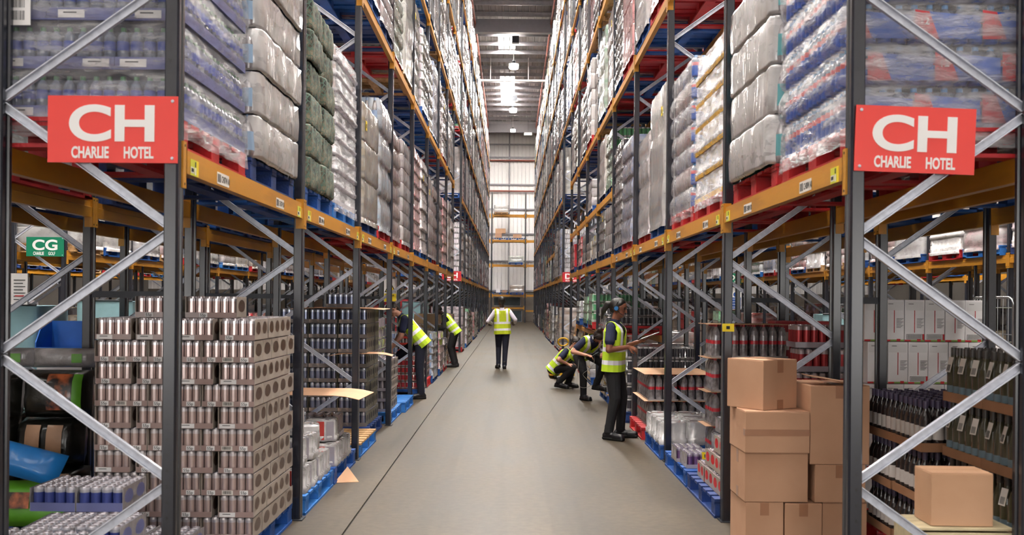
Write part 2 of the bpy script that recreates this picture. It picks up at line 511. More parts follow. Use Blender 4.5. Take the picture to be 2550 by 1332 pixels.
def struct(name, mesh, label=None, cat=None, **kw):
    o = obj(name, mesh, **kw)
    o['kind'] = 'structure'
    if label: o['label'] = label
    if cat: o['category'] = cat
    return o

FONT_CACHE = {}
TMP = bpy.data.scenes.new('workbench')      # scratch scene, removed at the end
def evaluated_mesh(o):
    TMP.collection.objects.link(o)
    vl = TMP.view_layers[0]; vl.update()
    return bpy.data.meshes.new_from_object(o.evaluated_get(vl.depsgraph), depsgraph=vl.depsgraph)
def text(name, s, size, mat, parent, loc, rot=(R(90), 0, 0), bold=0.0, sx=1.0, extrude=0.001, align='LEFT'):
    key = (s, size, mat, bold, align)
    me = FONT_CACHE.get(key)
    if me is None:
        cu = bpy.data.curves.new(name, 'FONT')
        cu.body = s; cu.size = size; cu.offset = bold * size; cu.extrude = extrude
        cu.align_x = align; cu.resolution_u = 8 if size > .2 else 3
        tmp = bpy.data.objects.new('tmp_text', cu)
        me = evaluated_mesh(tmp)
        me.materials.clear(); me.materials.append(M[mat])
        bpy.data.objects.remove(tmp); bpy.data.curves.remove(cu)
        FONT_CACHE[key] = me
    return obj(name, me, parent, loc, rot, (sx, 1, 1))

ORD = ['first', 'second', 'third', 'fourth', 'fifth', 'sixth', 'seventh', 'eighth', 'ninth', 'tenth', 'eleventh', 'twelfth', 'thirteenth', 'fourteenth',
       'fifteenth', 'sixteenth', 'seventeenth', 'eighteenth', 'nineteenth', 'twentieth']

# ------------------------------------------------------------------ layout of the racking (metres; y runs away from the camera)
XL, XR = -1.587, 1.632          # aisle faces of the two main runs
DEP = 0.90                      # depth of a rack frame
BAY = 2.80
LY = [4.67 + BAY * k for k in range(9)]
RY = [4.73 + BAY * k for k in range(9)]
Y2 = 31.3
LY2 = [Y2 + BAY * k for k in range(15)]
LEVELS = [2.41, 4.94, 7.07, 9.18, 11.29]   # tops of the beams
BEAM_H = 0.12
ROOF = 14.6
Y_END = 76.0
Y_BACK = -14.0
X_SIDE = 28.0

# ------------------------------------------------------------------ the building
JX = -1.19
b = MB(); b.box(-X_SIDE, JX - 0.007, Y_BACK, Y_END, -0.12, 0, 'concrete'); fl = struct('floor', b.mesh('floor'), 'grey power-floated concrete floor of the warehouse', 'floor')
b = MB(); b.box(JX + 0.007, X_SIDE, Y_BACK, Y_END, -0.12, 0, 'concrete'); obj('floor_slab', b.mesh('floor_slab'), fl)
b = MB(); b.box(JX - 0.02, JX + 0.02, Y_BACK, Y_END, -0.13, -0.012, 'black_hole'); obj('floor_joint', b.mesh('floor_joint'), fl)

def corrugated(x0, x1, y, z0, z1, mat, pitch=0.30, d=0.03, horizontal_normal=-1):
    """upright ribbed cladding sheet in the xz plane, ribs standing proud towards the hall"""
    b = MB(); n = int((x1 - x0) / pitch); pts = []
    for i in range(n):
        xa = x0 + i * pitch
        pts += [(xa, y), (xa + pitch * .78, y), (xa + pitch * .84, y + horizontal_normal * d), (xa + pitch * .94, y + horizontal_normal * d)]
    pts.append((x1, y))
    v = [(p[0], p[1], z0) for p in pts] + [(p[0], p[1], z1) for p in pts]
    k = len(pts)
    b.add(v, [(i, i + 1, k + i + 1, k + i) for i in range(k - 1)], mat)
    return b
b = corrugated(-X_SIDE, X_SIDE, Y_END, 2.3, ROOF + 0.3, 'wall_panel')
b.box(-X_SIDE, X_SIDE, Y_END + 0.06, Y_END + 0.2, 0, ROOF + 0.3, 'wall_panel')
we = struct('wall_far', b.mesh('wall_far'), 'pale ribbed metal cladding wall closing the far end of the aisle', 'wall')
b = MB(); b.box(-X_SIDE, X_SIDE, Y_END - 0.05, Y_END + 0.05, 0, 2.3, 'block_wall'); obj('blockwork_plinth', b.mesh('blockwork_plinth'), we)
for z in (2.32, 4.6, 6.7, 8.6, 10.5, 12.6, 13.6):
    b = MB(); b.box(-12, 12, Y_END - 0.13, Y_END - 0.04, z, z + 0.11, 'wall_rail'); obj('wall_rail', b.mesh('wall_rail'), we)
for x in (-5.8, -0.2, 5.4):
    b = MB(); b.box(x - 0.05, x + 0.05, Y_END - 0.16, Y_END - 0.04, 2.3, ROOF, 'wall_rail'); obj('wall_stanchion', b.mesh('wall_stanchion'), we)
b = MB(); b.box(-X_SIDE - 0.2, -X_SIDE, Y_BACK, Y_END, 0, ROOF + 0.3, 'wall_side'); struct('wall_left', b.mesh('wall_left'), 'grey cladding wall beyond the left racking', 'wall')
b = MB(); b.box(X_SIDE, X_SIDE + 0.2, Y_BACK, Y_END, 0, ROOF + 0.3, 'wall_side'); struct('wall_right', b.mesh('wall_right'), 'grey cladding wall beyond the right racking', 'wall')
b = MB(); DW, DH = 2.3, 3.6; FILL_GAPS = [-9.6, -3.4, 3.0, 9.2]
xa = -X_SIDE
for dx in FILL_GAPS + [None]:
    xb = X_SIDE if dx is None else dx - DW / 2
    b.box(xa, xb, Y_BACK - .2, Y_BACK, 0, ROOF + .3, 'wall_panel')
    if dx is not None:
        b.box(xb, xb + DW, Y_BACK - .2, Y_BACK, DH, ROOF + .3, 'wall_panel'); xa = xb + DW
struct('wall_near', b.mesh('wall_near'), 'pale cladding wall of the loading bay behind the viewer, with added light openings', 'wall')
for dx in FILL_GAPS:      # openings added for frontal fill and can highlights; portals only mark them
    la = bpy.data.lights.new('fill_portal', 'AREA'); la.shape = 'RECTANGLE'; la.size, la.size_y = DW, DH; la.cycles.is_portal = True
    obj('fill_portal', la, None, (dx, Y_BACK - .1, DH / 2), (R(90), 0, 0))

# roof: ribbed deck, purlins, rafters, rooflights
b = MB(); n = int(2 * X_SIDE / 0.3); pts = []
for i in range(n):
    xa = -X_SIDE + i * 0.3
    pts += [(xa, ROOF + .25), (xa + .18, ROOF + .25), (xa + .21, ROOF + .205), (xa + .27, ROOF + .205)]
pts.append((X_SIDE, ROOF + .25)); k = len(pts)
v = [(x, Y_BACK, z) for x, z in pts] + [(x, Y_END, z) for x, z in pts]
b.add(v, [(i, k + i, k + i + 1, i + 1) for i in range(k - 1)], 'roof_sheet')
b.box(-X_SIDE, X_SIDE, Y_BACK, Y_END, ROOF + 0.3, ROOF + 0.4, 'roof_sheet')
ceil = struct('ceiling', b.mesh('ceiling'), 'grey ribbed metal roof deck with purlins', 'roof')
pm = MB(); pm.prism([(-.035, 0), (.035, 0), (.035, .02), (-.015, .02), (-.015, .18), (.035, .18), (.035, .2), (-.035, .2)], (-X_SIDE, 0, 0), (X_SIDE, 0, 0), (0, 0, 1), 'purlin_steel')
pm = pm.mesh('purlin')
y = 38.0
while y < Y_END:
    obj('purlin', pm, ceil, (0, y, ROOF)); y += 1.72
rf = MB(); rf.box(-X_SIDE, X_SIDE, -.13, .13, 0, .6, 'rafter_grey'); rf.box(-X_SIDE, X_SIDE, -.16, .16, -.02, .015, 'rafter_grey'); rf = rf.mesh('rafter')
for y in (45.4 - 27.2, 45.4 - 13.6, 45.4, 72.4):
    obj('rafter', rf, ceil, (0, y, ROOF - .6))
for x in (-1.75, 1.75):
    for i, (ya, yb) in enumerate(((38, 46), (46.2, 58.6), (58.8, 75.5))):
        b = MB(); b.tube([(x, ya, ROOF - .22), (x, yb, ROOF - .22)], 0.045, 'sprinkler_pipe', 8)
        for yy in np.arange(ya + 1.2, yb, 3.0):
            b.tube([(x, yy, ROOF - .42), (x, yy, ROOF - .2)], 0.02, 'sprinkler_pipe', 6)
        o = obj('sprinkler_pipe', b.mesh('sprinkler_pipe')); tag(o, 'rust-red sprinkler pipe under the roof %s the rooflights, %s length' % ('left of' if x < 0 else 'right of', ('nearest', 'middle', 'farthest')[i]), 'pipe', 'sprinkler pipes under the roof')
b = MB(); b.tube([(-6, 53.3, 13.55), (6, 53.3, 13.55)], 0.07, 'pipe_white', 10)
for x in (-4.6, -2.9, -1.2, 0.85, 2.55, 4.3):
    b.tube([(x, 53.3, 13.55), (x, 53.3, ROOF + .2)], 0.03, 'pipe_white', 6)
tag(obj('duct_pipe', b.mesh('duct_pipe')), 'white pipe hung across the aisle from thin drop rods', 'pipe')
b = MB(); b.tube([(-4, 75.77, 12.4), (4, 75.77, 12.4)], 0.06, 'sprinkler_pipe', 8); tag(obj('sprinkler_main', b.mesh('sprinkler_main')), 'rust-red pipe crossing the far wall just under the roof', 'pipe')
b = MB(); b.tube([(-4, 75.77, 10.05), (4, 75.77, 10.05)], 0.06, 'sprinkler_pipe', 8); tag(obj('sprinkler_main', b.mesh('sprinkler_main')), 'rust-red pipe crossing the middle of the far wall', 'pipe')

def rooflight(name, x0, x1, y0, y1, mat='skylight'):
    b = MB(); b.box(x0, x1, y0, y1, ROOF + .21, ROOF + .24, mat); obj(name, b.mesh(name), ceil)
for xc in (-5.6, -0.32, 5.4):
    for ya, yb in ((2.5, 9.5), (12.5, 17.5), (20.6, 26.4), (29.5, 31.5), (34.0, 40.5), (47.7, 51.5), (57.5, 61.6), (61.9, 66.0)):
        rooflight('rooflight', xc - .45, xc + .45, ya, yb)
for xc in (-4.6, 4.6):
    rooflight('rooflight', xc - .45, xc + .45, 66.6, 70.5)  # added where the racks hide them, to brighten the far wall
for xc in np.arange(-13.5, 14, 4.5):
    rooflight('rooflight', xc - .6, xc + .6, -10.5, -0.5, 'staging_fill')  # added out of view to light faces turned towards the camera

def highbay(x, y, z, size, label):
    t = thing('high_bay_lamp', label, 'lamp', (x, y, z), 0, 'high-bay lamps over the aisle')
    s = size / 0.46
    b = MB(); b.lathe([(.10 * s, .22 * s), (.215 * s, .19 * s), (.23 * s, .17 * s), (.23 * s, .0), (.2 * s, -.05 * s)], 16, ['white_metal', 'white_metal', 'lamp_glow', 'lamp_glow']); obj('lamp_bowl', b.mesh('lamp_bowl'), t)
    b = MB(); b.lathe([(.07 * s, .2 * s), (.09 * s, .22 * s), (.09 * s, .34 * s), (.05 * s, .36 * s)], 12, 'steel_dark'); obj('gear_box', b.mesh('gear_box'), t)
    b = MB(); b.tube([(0, 0, .34 * s), (0, 0, ROOF + .2 - z)], 0.018, 'pipe_white', 6); obj('drop_rod', b.mesh('drop_rod'), t)
highbay(0.05, 48.0, 13.0, .46, 'glowing white high-bay lamp bowl nearest the grey rafter')
highbay(0.05, 62.0, 13.55, .46, 'glowing high-bay lamp bowl below the second rooflight')
highbay(0.05, 70.5, 13.75, .36, 'small high-bay lamp farthest down the aisle')
for y in (8.0, 20.0, 34.0):
    highbay(0.05, y, 13.0, .46, {8.0: 'high-bay lamp above the near end of the aisle', 20.0: 'high-bay lamp above the walking man', 34.0: 'high-bay lamp above the cross aisle'}[y])
for y, z, lab in ((47.2, 14.15, 'grey box hung in front of the nearer rooflight'), (61.2, 14.2, 'small grey box hung in front of the farther rooflight')):
    t = thing('ceiling_box', lab, 'box', (0.12, y, z))
    b = MB(); b.box(-.17, .17, -.12, .12, -.17, .17, 'steel_dark'); obj('box_body', b.mesh('box_body'), t)
    b = MB(); b.tube([(0, 0, .17), (0, 0, ROOF + .2 - z)], .015, 'pipe_white', 6); obj('drop_rod', b.mesh('drop_rod'), t)
t = thing('strip_light', 'white strip light fitting hung near the far wall', 'lamp', (1.15, 71.0, 13.65))
b = MB(); b.box(-.28, .28, -.1, .1, -.1, .1, 'white_metal'); obj('light_body', b.mesh('light_body'), t)
b = MB(); b.tube([(0, 0, .1), (0, 0, ROOF + .24 - 13.65)], .012, 'steel_dark', 6); obj('drop_rod', b.mesh('drop_rod'), t)
# ------------------------------------------------------------------ pallet racking
PW, PD = 0.10, 0.066     # upright: width along the run, depth into the rack
POST = {}
def post_mesh(h, sgn):
    """perforated upright: base corner at the origin, running +y along the aisle face and into the rack along sgn*x"""
    key = (h, sgn)
    if key not in POST:
        prof = [(0, .012), (0, .036), (.010, .040), (.010, .060), (0, .064), (0, .088), (.008, .100), (.060, .100), (.066, .094), (.066, .070), (.056, .066), (.056, .034), (.066, .030), (.066, .006), (.060, 0), (.008, 0)]
        b = MB(); n = len(prof)
        v = [(sgn * a, c, 0) for a, c in prof] + [(sgn * a, c, h) for a, c in prof]
        f = [(i, (i + 1) % n, n + (i + 1) % n, n + i) for i in range(n)]
        top = tuple(range(n, 2 * n))
        if sgn < 0:
            f = [q[::-1] for q in f]; top = top[::-1]
        f = [q[::-1] for q in f]; top = top[::-1]
        b.add(v, f + [top], 'post_blue')
        POST[key] = b.mesh('upright')
    return POST[key]
FOOT = MB(); FOOT.box(-.045, .05, -.02, .12, 0, .008, 'steel_dark'); FOOT = FOOT.mesh('foot_plate')
BR = {}
CPROF = [(-.021, 0), (.021, 0), (.021, .022), (.016, .022), (.016, .005), (-.016, .005), (-.016, .022), (-.021, .022)]
ZN0 = 0.806; ZP = 1.207
def brace_mesh(sgn, up):
    """diagonal from the front node (z=0) to the back node half a pitch up or down"""
    key = (sgn, up)
    if key not in BR:
        b = MB()
        b.prism(CPROF, (sgn * (PD - .01), 0, up * .02), (sgn * (DEP - PD + .01), 0, up * (ZP / 2 - .02)), (0, -1, 0), 'galvanised')
        BR[key] = b.mesh('brace')
    return BR[key]
BEAM = {}
def beam_mesh(length, sgn, ends=False):
    key = (round(length, 2), sgn, ends)
    if key not in BEAM:
        b = MB()
        prof = [(.0, 0), (.050, 0), (.050, .075), (.038, .080), (.038, .12), (0, .12)]   # ledge step on top
        n = len(prof)
        v = [(-sgn * a + sgn * .045, 0, c) for a, c in prof] + [(-sgn * a + sgn * .045, length, c) for a, c in prof]
        f = [(i, (i + 1) % n, n + (i + 1) % n, n + i) for i in range(n)] + [tuple(range(n))[::-1], tuple(range(n, 2 * n))]
        if sgn > 0:
            f = [q[::-1] for q in f]
        b.add(v, f, 'yellow_paint')
        if ends:
            for y0 in (-.05, length):
                b.box(min(-sgn * .012, 0), max(-sgn * .012, 0), y0, y0 + .05, -.07, .14, 'yellow_paint')
        BEAM[key] = b.mesh('beam')
    return BEAM[key]
CON = {}
def connector_mesh(sgn):
    if sgn not in CON:
        b = MB()
        x0, x1 = sorted((0, -sgn * .010))
        b.box(x0, x1, -.048, .004, -.075, .15, 'yellow_paint')
        x0, x1 = sorted((-sgn * .010, sgn * .05))
        b.box(x0, x1, -.004, .004, -.075, .15, 'yellow_paint')
        for z in (-.055, .13):
            b.lathe([(.007, 0), (.007, .001)], 8, 'black_hole')
            k = len(b.v) - 32
            for i in range(k, len(b.v)):
                a, c, d = b.v[i]
                b.v[i] = (-sgn * (.0101 + d), -.024 + a, z + c)
        CON[sgn] = b.mesh('connector')
    return CON[sgn]

def rack(name, label, xf, sgn, ys, levels, htop, brace_until=99.0, con_until=36.0, back_levels=None, group=None, extra=()):
    """one run of racking; xf the aisle face, sgn the way it runs in; ys the near corners of its frames"""
    t = thing(name, label, 'rack', (xf, ys[0], 0), 0, group)
    y0 = ys[0]
    for y in ys:
        yy = y - y0
        fr = obj('upright', post_mesh(htop, sgn), t, (0, yy, 0))
        bk = obj('upright', post_mesh(htop, -sgn), t, (sgn * DEP, yy, 0))
        obj('foot_plate', FOOT, fr, (sgn * .03, 0, 0)); obj('foot_plate', FOOT, bk, (-sgn * .03, 0, 0))
        far = MB()
        z = ZN0
        while z < htop:
            for up in (1, -1):
                if z + up * ZP / 2 > htop or z + up * ZP / 2 < 0.1:
                    continue
                if y < brace_until:
                    obj('brace', brace_mesh(sgn, up), t, (0, yy + .05, z))
                else:
                    me = brace_mesh(sgn, up)
                    far.add([(q.co.x, q.co.y + yy + .05, q.co.z + z) for q in me.vertices], [tuple(p.vertices) for p in me.polygons], 'galvanised')
            z += ZP
        if far.v:
            obj('bracing', far.mesh('bracing'), t)
    for i in range(len(ys) - 1):
        ln = ys[i + 1] - ys[i] - PW
        near = ys[i] < con_until
        for lv in list(levels) + [e[2] for e in extra if e[0] <= i < e[1]]:
            for side in (0, 1):
                s2 = sgn if side == 0 else -sgn
                x = 0 if side == 0 else sgn * DEP
                bo = obj('beam', beam_mesh(ln, s2, not near), t, (x, ys[i] + PW - y0, lv - BEAM_H))
                if near:
                    cm = connector_mesh(s2)
                    obj('connector', cm, bo, (0, 0, 0)); obj('connector', cm, bo, (0, ln, 0), (0, 0, 0), (1, -1, 1))
    return t

rack_L = rack('pallet_racking', 'near run of racking left of the aisle, carrying the red sign', XL, -1, LY, LEVELS, 12.0, con_until=30)
rack_R = rack('pallet_racking', 'near run of racking right of the aisle, beside the cardboard boxes', XR, 1, RY, LEVELS, 12.0, con_until=30, extra=((4, 8, 3.49),))
rack_L2 = rack('pallet_racking', 'left run of racking beyond the cross aisle, reaching the far wall', XL, -1, LY2, LEVELS, 12.0, brace_until=33, con_until=30)
rack_R2 = rack('pallet_racking', 'right run of racking beyond the cross aisle, reaching the far wall', XR, 1, LY2, LEVELS, 12.0, brace_until=33, con_until=30, extra=((2, 5, 3.49),))
# upper levels bridge the cross aisle
for side, xf, sgn, ya, par, yo in (('left', XL, -1, LY[-1], rack_L, LY[0]), ('right', XR, 1, RY[-1], rack_R, RY[0])):
    for lv in LEVELS[2:]:
        for s2, x in ((sgn, 0), (-sgn, sgn * DEP)):
            obj('beam', beam_mesh(Y2 - ya - PW, s2, True), par, (x, ya + PW - yo, lv - BEAM_H))
XLB, XRB = -3.19, 2.82
LOW = [2.41]
rack_LB = rack('pallet_racking', 'run of racking back to back behind the left aisle run', XLB, -1, LY, [2.41, 4.94], 7.0, con_until=20)
rack_RB = rack('pallet_racking', 'run of racking back to back behind the right aisle run', XRB, 1, RY, [2.41, 4.94], 7.0, con_until=20)
CY = [16.1 + BAY * k for k in range(20)]
CYR = [11.6 + BAY * k for k in range(21)]
rack_LC = rack('pallet_racking', 'run of racking with the green sign, beyond the left side aisle', -7.3, -1, CY, [2.41, 4.94], 6.6, brace_until=28, con_until=24)
rack_LD = rack('pallet_racking', 'far left run of racking behind the green-signed run', -8.5, -1, CY, [2.41], 5.0, brace_until=24, con_until=18)
rack_RC = rack('pallet_racking', 'run of racking facing the right side aisle behind the roll cages', 7.3, 1, CYR, [2.41, 4.94], 6.6, brace_until=28, con_until=24)
rack_RD = rack('pallet_racking', 'far right run of racking behind the side aisle', 8.5, 1, CYR, [2.41], 5.0, brace_until=24, con_until=18)
rack_LE = rack('pallet_racking', 'farthest left run of racking seen between the uprights', -13.0, -1, [20 + BAY * k for k in range(7)], [2.41], 5.0, brace_until=26, con_until=0)
rack_RE = rack('pallet_racking', 'farthest right run of racking seen between the uprights', 11.85, 1, [20 + BAY * k for k in range(7)], [2.41], 5.0, brace_until=26, con_until=0)
rack_LB2 = rack('pallet_racking', 'back-to-back run behind the left far racking', XLB, -1, LY2, [2.41, 4.94], 7.0, brace_until=0, con_until=0)
rack_RB2 = rack('pallet_racking', 'back-to-back run behind the right far racking', XRB, 1, LY2, [2.41, 4.94], 7.0, brace_until=0, con_until=0)
# spacers tying the back-to-back runs together
def spacer(par, xf, xa, xb, ys, yo):
    b = MB(); b.box(xa, xb, .02, .06, 0, .05, 'steel_dark'); me = b.mesh('row_spacer')
    for y in ys:
        obj('row_spacer', me, par, (0, y - yo, 1.68))
spacer(rack_L, XL, -(DEP - .02), XLB - XL - .02, LY, LY[0])
spacer(rack_R, XR, DEP - .02, XRB - XR + .02, RY, RY[0])

# ---- end rack across the far wall
t = thing('end_rack', 'shallow racking with yellow beams standing across the far wall', 'rack', (-1.45, 72.7, 0))
for x in (-2.55, 0, 2.5, 5.0):
    b = MB(); b.box(x - .05, x + .05, 0, .1, 0, 9.6, 'post_blue'); obj('upright', b.mesh('upright'), t)
    b = MB(); b.box(x - .05, x + .05, 1.0, 1.1, 0, 9.6, 'post_blue'); obj('upright', b.mesh('upright'), t)
for z in (2.06, 4.28, 6.1, 7.98):
    for x in (-2.5, .05, 2.55):
        for y in (-.02, 1.02):
            b = MB(); b.box(x, x + 2.4, y, y + .05, z - .14, z, 'yellow_paint'); b.box(x, x + .06, y - .02, y, z - .22, z + .08, 'yellow_paint'); b.box(x + 2.34, x + 2.4, y - .02, y, z - .22, z + .08, 'yellow_paint'); obj('beam', b.mesh('beam'), t)
for x, z in ((.05, 1.12), (2.55, .92)):
    b = MB(); b.box(x, x + 2.4, -.02, .03, z - .12, z, 'yellow_paint'); b.box(x + 2.34, x + 2.4, -.04, 0, z - .2, z + .12, 'yellow_paint'); obj('beam', b.mesh('beam'), t)
for z0, z1, x0, x1 in ((1.2, 1.85, 0.2, 2.2), (0.02, 0.85, 0.9, 2.3)):
    b = MB(); b.box(x0, x1, .75, .8, z0, z1, 'dock_curtain'); b.box(x0, x1, .7, .75, z0, z0 + .05, 'wall_rail'); b.box(x1 - .05, x1, .7, .75, z0, z1, 'wall_rail'); obj('back_panel', b.mesh('back_panel'), t)

# ---- aisle signs
def aisle_sign(label, x, y, z, letters, word1, word2, mat, side, sc=1.0, wpx=.61):
    """side -1: plate runs to the left of x, +1: to the right"""
    t = thing('aisle_sign', label, 'sign', (x, y, z))
    x0, x1 = (-.615, 0) if side < 0 else (0, .575)
    b = MB(); b.box(x0, x1, -.003, .003, -.158, .158, mat); obj('sign_plate', b.mesh('sign_plate'), t)
    cx = (x0 + x1) / 2 - .0
    text('sign_letters', letters, .232, 'sign_white', t, (cx, -.004, -.05), bold=.03, sx=1.27, align='CENTER')
    text('sign_word', word1, .075, 'sign_white', t, (cx - .195, -.004, -.135), bold=.03, sx=.6)
    text('sign_word', word2, .075, 'sign_white', t, (cx + .052, -.004, -.135), bold=.03, sx=.6)
    for zz in (-.135, .135):
        b = MB(); b.lathe([(.008, 0), (.007, .004), (.002, .005)], 8, 'galvanised')
        o = obj('screw', b.mesh('screw'), t, ((x1 - .025) if side < 0 else (x0 + .025), -.003, zz), (R(90), 0, 0))
    return t
aisle_sign('red CH Charlie Hotel sign on the near left upright', XL + .004, LY[0] - .012, 2.48, 'CH', 'CHARLIE', 'HOTEL', 'sign_red', -1)
s = aisle_sign('red CH Charlie Hotel sign on the near right upright', XR + .012, RY[0] - .014, 2.48, 'CH', 'CHARLIE', 'HOTEL', 'sign_red', 1)
s.rotation_euler = (0, R(1.7), R(0))
aisle_sign('small red sign ending in H, left of the cross aisle', XL + .004, Y2 - .02, 2.42, 'CH', 'CHARLIE', 'HOTEL', 'sign_dark_red', -1)
aisle_sign('small red Delta sign starting with D, right of the cross aisle', XR + .004, Y2 - .02, 2.42, 'DH', 'DELTA', 'HOTEL', 'sign_dark_red', 1)
aisle_sign('green CG Charlie Golf sign on the left side-aisle racking', -7.3, 16.06, 2.49, 'CG', 'CHARLIE', 'GOLF', 'sign_green', -1)
aisle_sign('red DK Delta Kilo sign far off to the right', 11.85, 31.18, 2.42, 'DK', 'DELTA', 'KILO', 'sign_dark_red', 1)
aisle_sign('green sign with a white D between the right uprights', 7.34, 31.18, 2.42, 'DJ', 'DELTA', 'JULIET', 'sign_green', -1)
aisle_sign('red Delta Foxtrot sign far off to the left', -8.5, 30.08, 2.40, 'DF', 'DELTA', 'FOXTROT', 'sign_dark_red', -1)

# notice boards
t = thing('drive_slowly_notice', 'blue and white sound horn notice hung below the green sign', 'sign', (6.95, 31.185, 1.72))
b = MB(); b.box(-.02, .36, -.004, .004, -.28, .28, 'sign_white'); obj('notice_board', b.mesh('notice_board'), t)
b = MB(); b.box(0, .34, -.008, -.004, -.26, .10, 'blue_print'); obj('notice_panel', b.mesh('notice_panel'), t)
b = MB(); b.lathe([(.075, 0), (.075, .004)], 16, 'blue_print'); obj('notice_symbol', b.mesh('notice_symbol'), t, (.17, -.004, .19), (R(90), 0, 0))
for i, s_ in enumerate(('Sound', 'horn', 'Drive', 'slowly')):
    text('notice_word', s_, .075, 'sign_white', t, (.03, -.009, .03 - .085 * i))
t = thing('hazard_notice', 'yellow pedestrian hazard notice with black triangle between left uprights', 'sign', (-2.63, 21.455, 1.87))
b = MB(); b.box(-.14, .14, -.004, .004, -.25, .25, 'sign_white'); obj('notice_board', b.mesh('notice_board'), t)
b = MB(); b.add([(-.125, -.006, -.04), (.125, -.006, -.04), (0, -.006, .2)], [(0, 1, 2)], 'black_print'); b.add([(-.095, -.008, -.022), (.095, -.008, -.022), (0, -.008, .162)], [(0, 1, 2)], 'sticker_yellow'); b.box(-.13, .13, -.008, -.004, -.24, -.07, 'sticker_yellow'); obj('notice_triangle', b.mesh('notice_triangle'), t)
b = MB(); b.box(-.02, .015, -.012, -.008, .04, .085, 'black_print'); b.box(-.012, .012, -.012, -.008, .09, .11, 'black_print'); b.prism([(-.006, 0), (.006, 0), (.006, .003), (-.006, .003)], (0, -.01, .045), (-.035, -.01, -.01), (0, -1, 0), 'black_print'); b.prism([(-.006, 0), (.006, 0), (.006, .003), (-.006, .003)], (0, -.01, .045), (.03, -.01, -.01), (0, -1, 0), 'black_print'); obj('notice_figure', b.mesh('notice_figure'), t)
text('notice_word', 'DANGER', .06, 'black_print', t, (-.115, -.009, -.13), bold=.01, sx=.85)

# stickers and location labels on the beams at the first level
def beam_label(par, x, y, z, sgn, code, kind):
    rot = (R(90), 0, R(90) if sgn < 0 else R(-90))
    if kind == 'loc':
        b = MB(); b.box(-.11, .11, -.032, .032, 0, .001, 'label_paper')
        for i in range(14):
            b.box(-.10 + i * .0042, -.10 + i * .0042 + rng.choice((.0012, .0024)), -.022, .022, .001, .0014, 'black_print')
        o = obj('location_label', b.mesh('location_label'), par, (x, y, z), rot)
        text('label_code', code, .05, 'black_print', o, (-.03, -.018, .0016), (0, 0, 0), bold=.01, sx=.62, extrude=.0002)
    else:
        b = MB(); b.box(-.06, .035, -.042, .038, 0, .001, 'sticker_lime'); b.box(.035, .065, -.042, .038, 0, .001, 'sticker_yellow'); b.box(-.055, -.005, -.03, 0, .001, .0016, 'label_paper'); b.box(.006, .026, -.035, 0, .001, .0016, 'label_paper'); b.box(-.048, -.012, -.024, -.006, .0016, .002, 'black_print'); b.box(.008, .024, .004, .03, .001, .0016, 'black_print')
        obj('beam_sticker', b.mesh('beam_sticker'), par, (x, y, z), rot)
CODES = ['CH07W A0', 'CH07W B0', 'CH09W A0', 'CH09W B0', 'CH11W A0', 'CH11W B0', 'CH13W A0', 'CH13W B0']
for i in range(4):
    for par, ys, sg, x, zz in ((rack_L, LY, -1, .0055, LEVELS[0] - .077), (rack_R, RY, 1, -.0055, LEVELS[0] - .077)):
        y = ys[i] - ys[0] + PW
        c = CODES[i * 2] if sg < 0 else CODES[i * 2].replace('07', '08').replace('09', '10').replace('11', '12').replace('13', '14')
        beam_label(par, x, y + .13, zz, sg, '', 'st')
        beam_label(par, x, y + .62, zz, sg, c, 'loc')
        beam_label(par, x, y + 1.95, zz, sg, c.replace('A0', 'B0'), 'loc')
        if i < 3:
            beam_label(par, x, y + 2.56, zz, sg, '', 'st')
# yellow ties on uprights
b = MB(); b.box(-.012, .078, -.006, .0, -.03, .03, 'sticker_yellow'); b.box(.018, .045, -.0075, -.006, -.012, .012, 'black_print')
o = obj('upright_tag', b.mesh('upright_tag'), rack_R, (0, RY[1] - RY[0], 1.49))
# ------------------------------------------------------------------ pallets
PB = {}
def pmesh(kind, mat):
    key = (kind, mat)
    if key not in PB:
        b = MB()
        if kind == 'deck_board': b.box(-.5, .5, -.062, .062, 0, .02, mat)
        elif kind == 'block': b.box(-.05, .05, -.07, .07, 0, .088, mat)
        elif kind == 'base_board': b.box(-.055, .055, -.6, .6, 0, .02, mat)
        elif kind == 'cross_board': b.box(-.5, .5, -.062, .062, 0, .02, mat)
        elif kind == 'whole':
            for x in (-.445, 0, .445):
                b.box(x - .055, x + .055, -.6, .6, 0, .02, mat)
                for y in (-.53, 0, .53): b.box(x - .05, x + .05, y - .07, y + .07, .02, .108, mat)
            for y in (-.538, .538): b.box(-.5, .5, y - .062, y + .062, 0, .021, mat)
            for y in (-.53, 0, .53): b.box(-.5, .5, y - .06, y + .06, .108, .13, mat)
            for y in np.linspace(-.538, .538, 7): b.box(-.5, .5, y - .062, y + .062, .13, .15, mat)
        PB[key] = b.mesh(kind)
    return PB[key]
PAL = {'blue': 'blue_pallet', 'bright blue': 'blue_pallet_bright', 'dark blue': 'blue_pallet_dark', 'red': 'red_pallet', 'wooden': 'wood_pallet'}
def pallet(x, y, z, colour, label, rot=0.0, topmat=None, group=None):
    """a pallet as a thing, every board and block its own piece"""
    m = PAL[colour]
    t = thing('pallet', label, 'pallet', (x, y, z), rot, group)
    for px in (-.445, 0, .445):
        obj('base_board', pmesh('base_board', m), t, (px, 0, 0))
        for py in (-.53, 0, .53):
            obj('block', pmesh('block', m), t, (px, py, .02))
    for py in (-.538, .538):
        obj('cross_board', pmesh('cross_board', m), t, (0, py, .001))
    for py in (-.53, 0, .53):
        obj('stringer_board', pmesh('deck_board', m), t, (0, py, .108))
    for py in np.linspace(-.538, .538, 7):
        obj('deck_board', pmesh('deck_board', topmat or m), t, (0, py, .13))
    return t

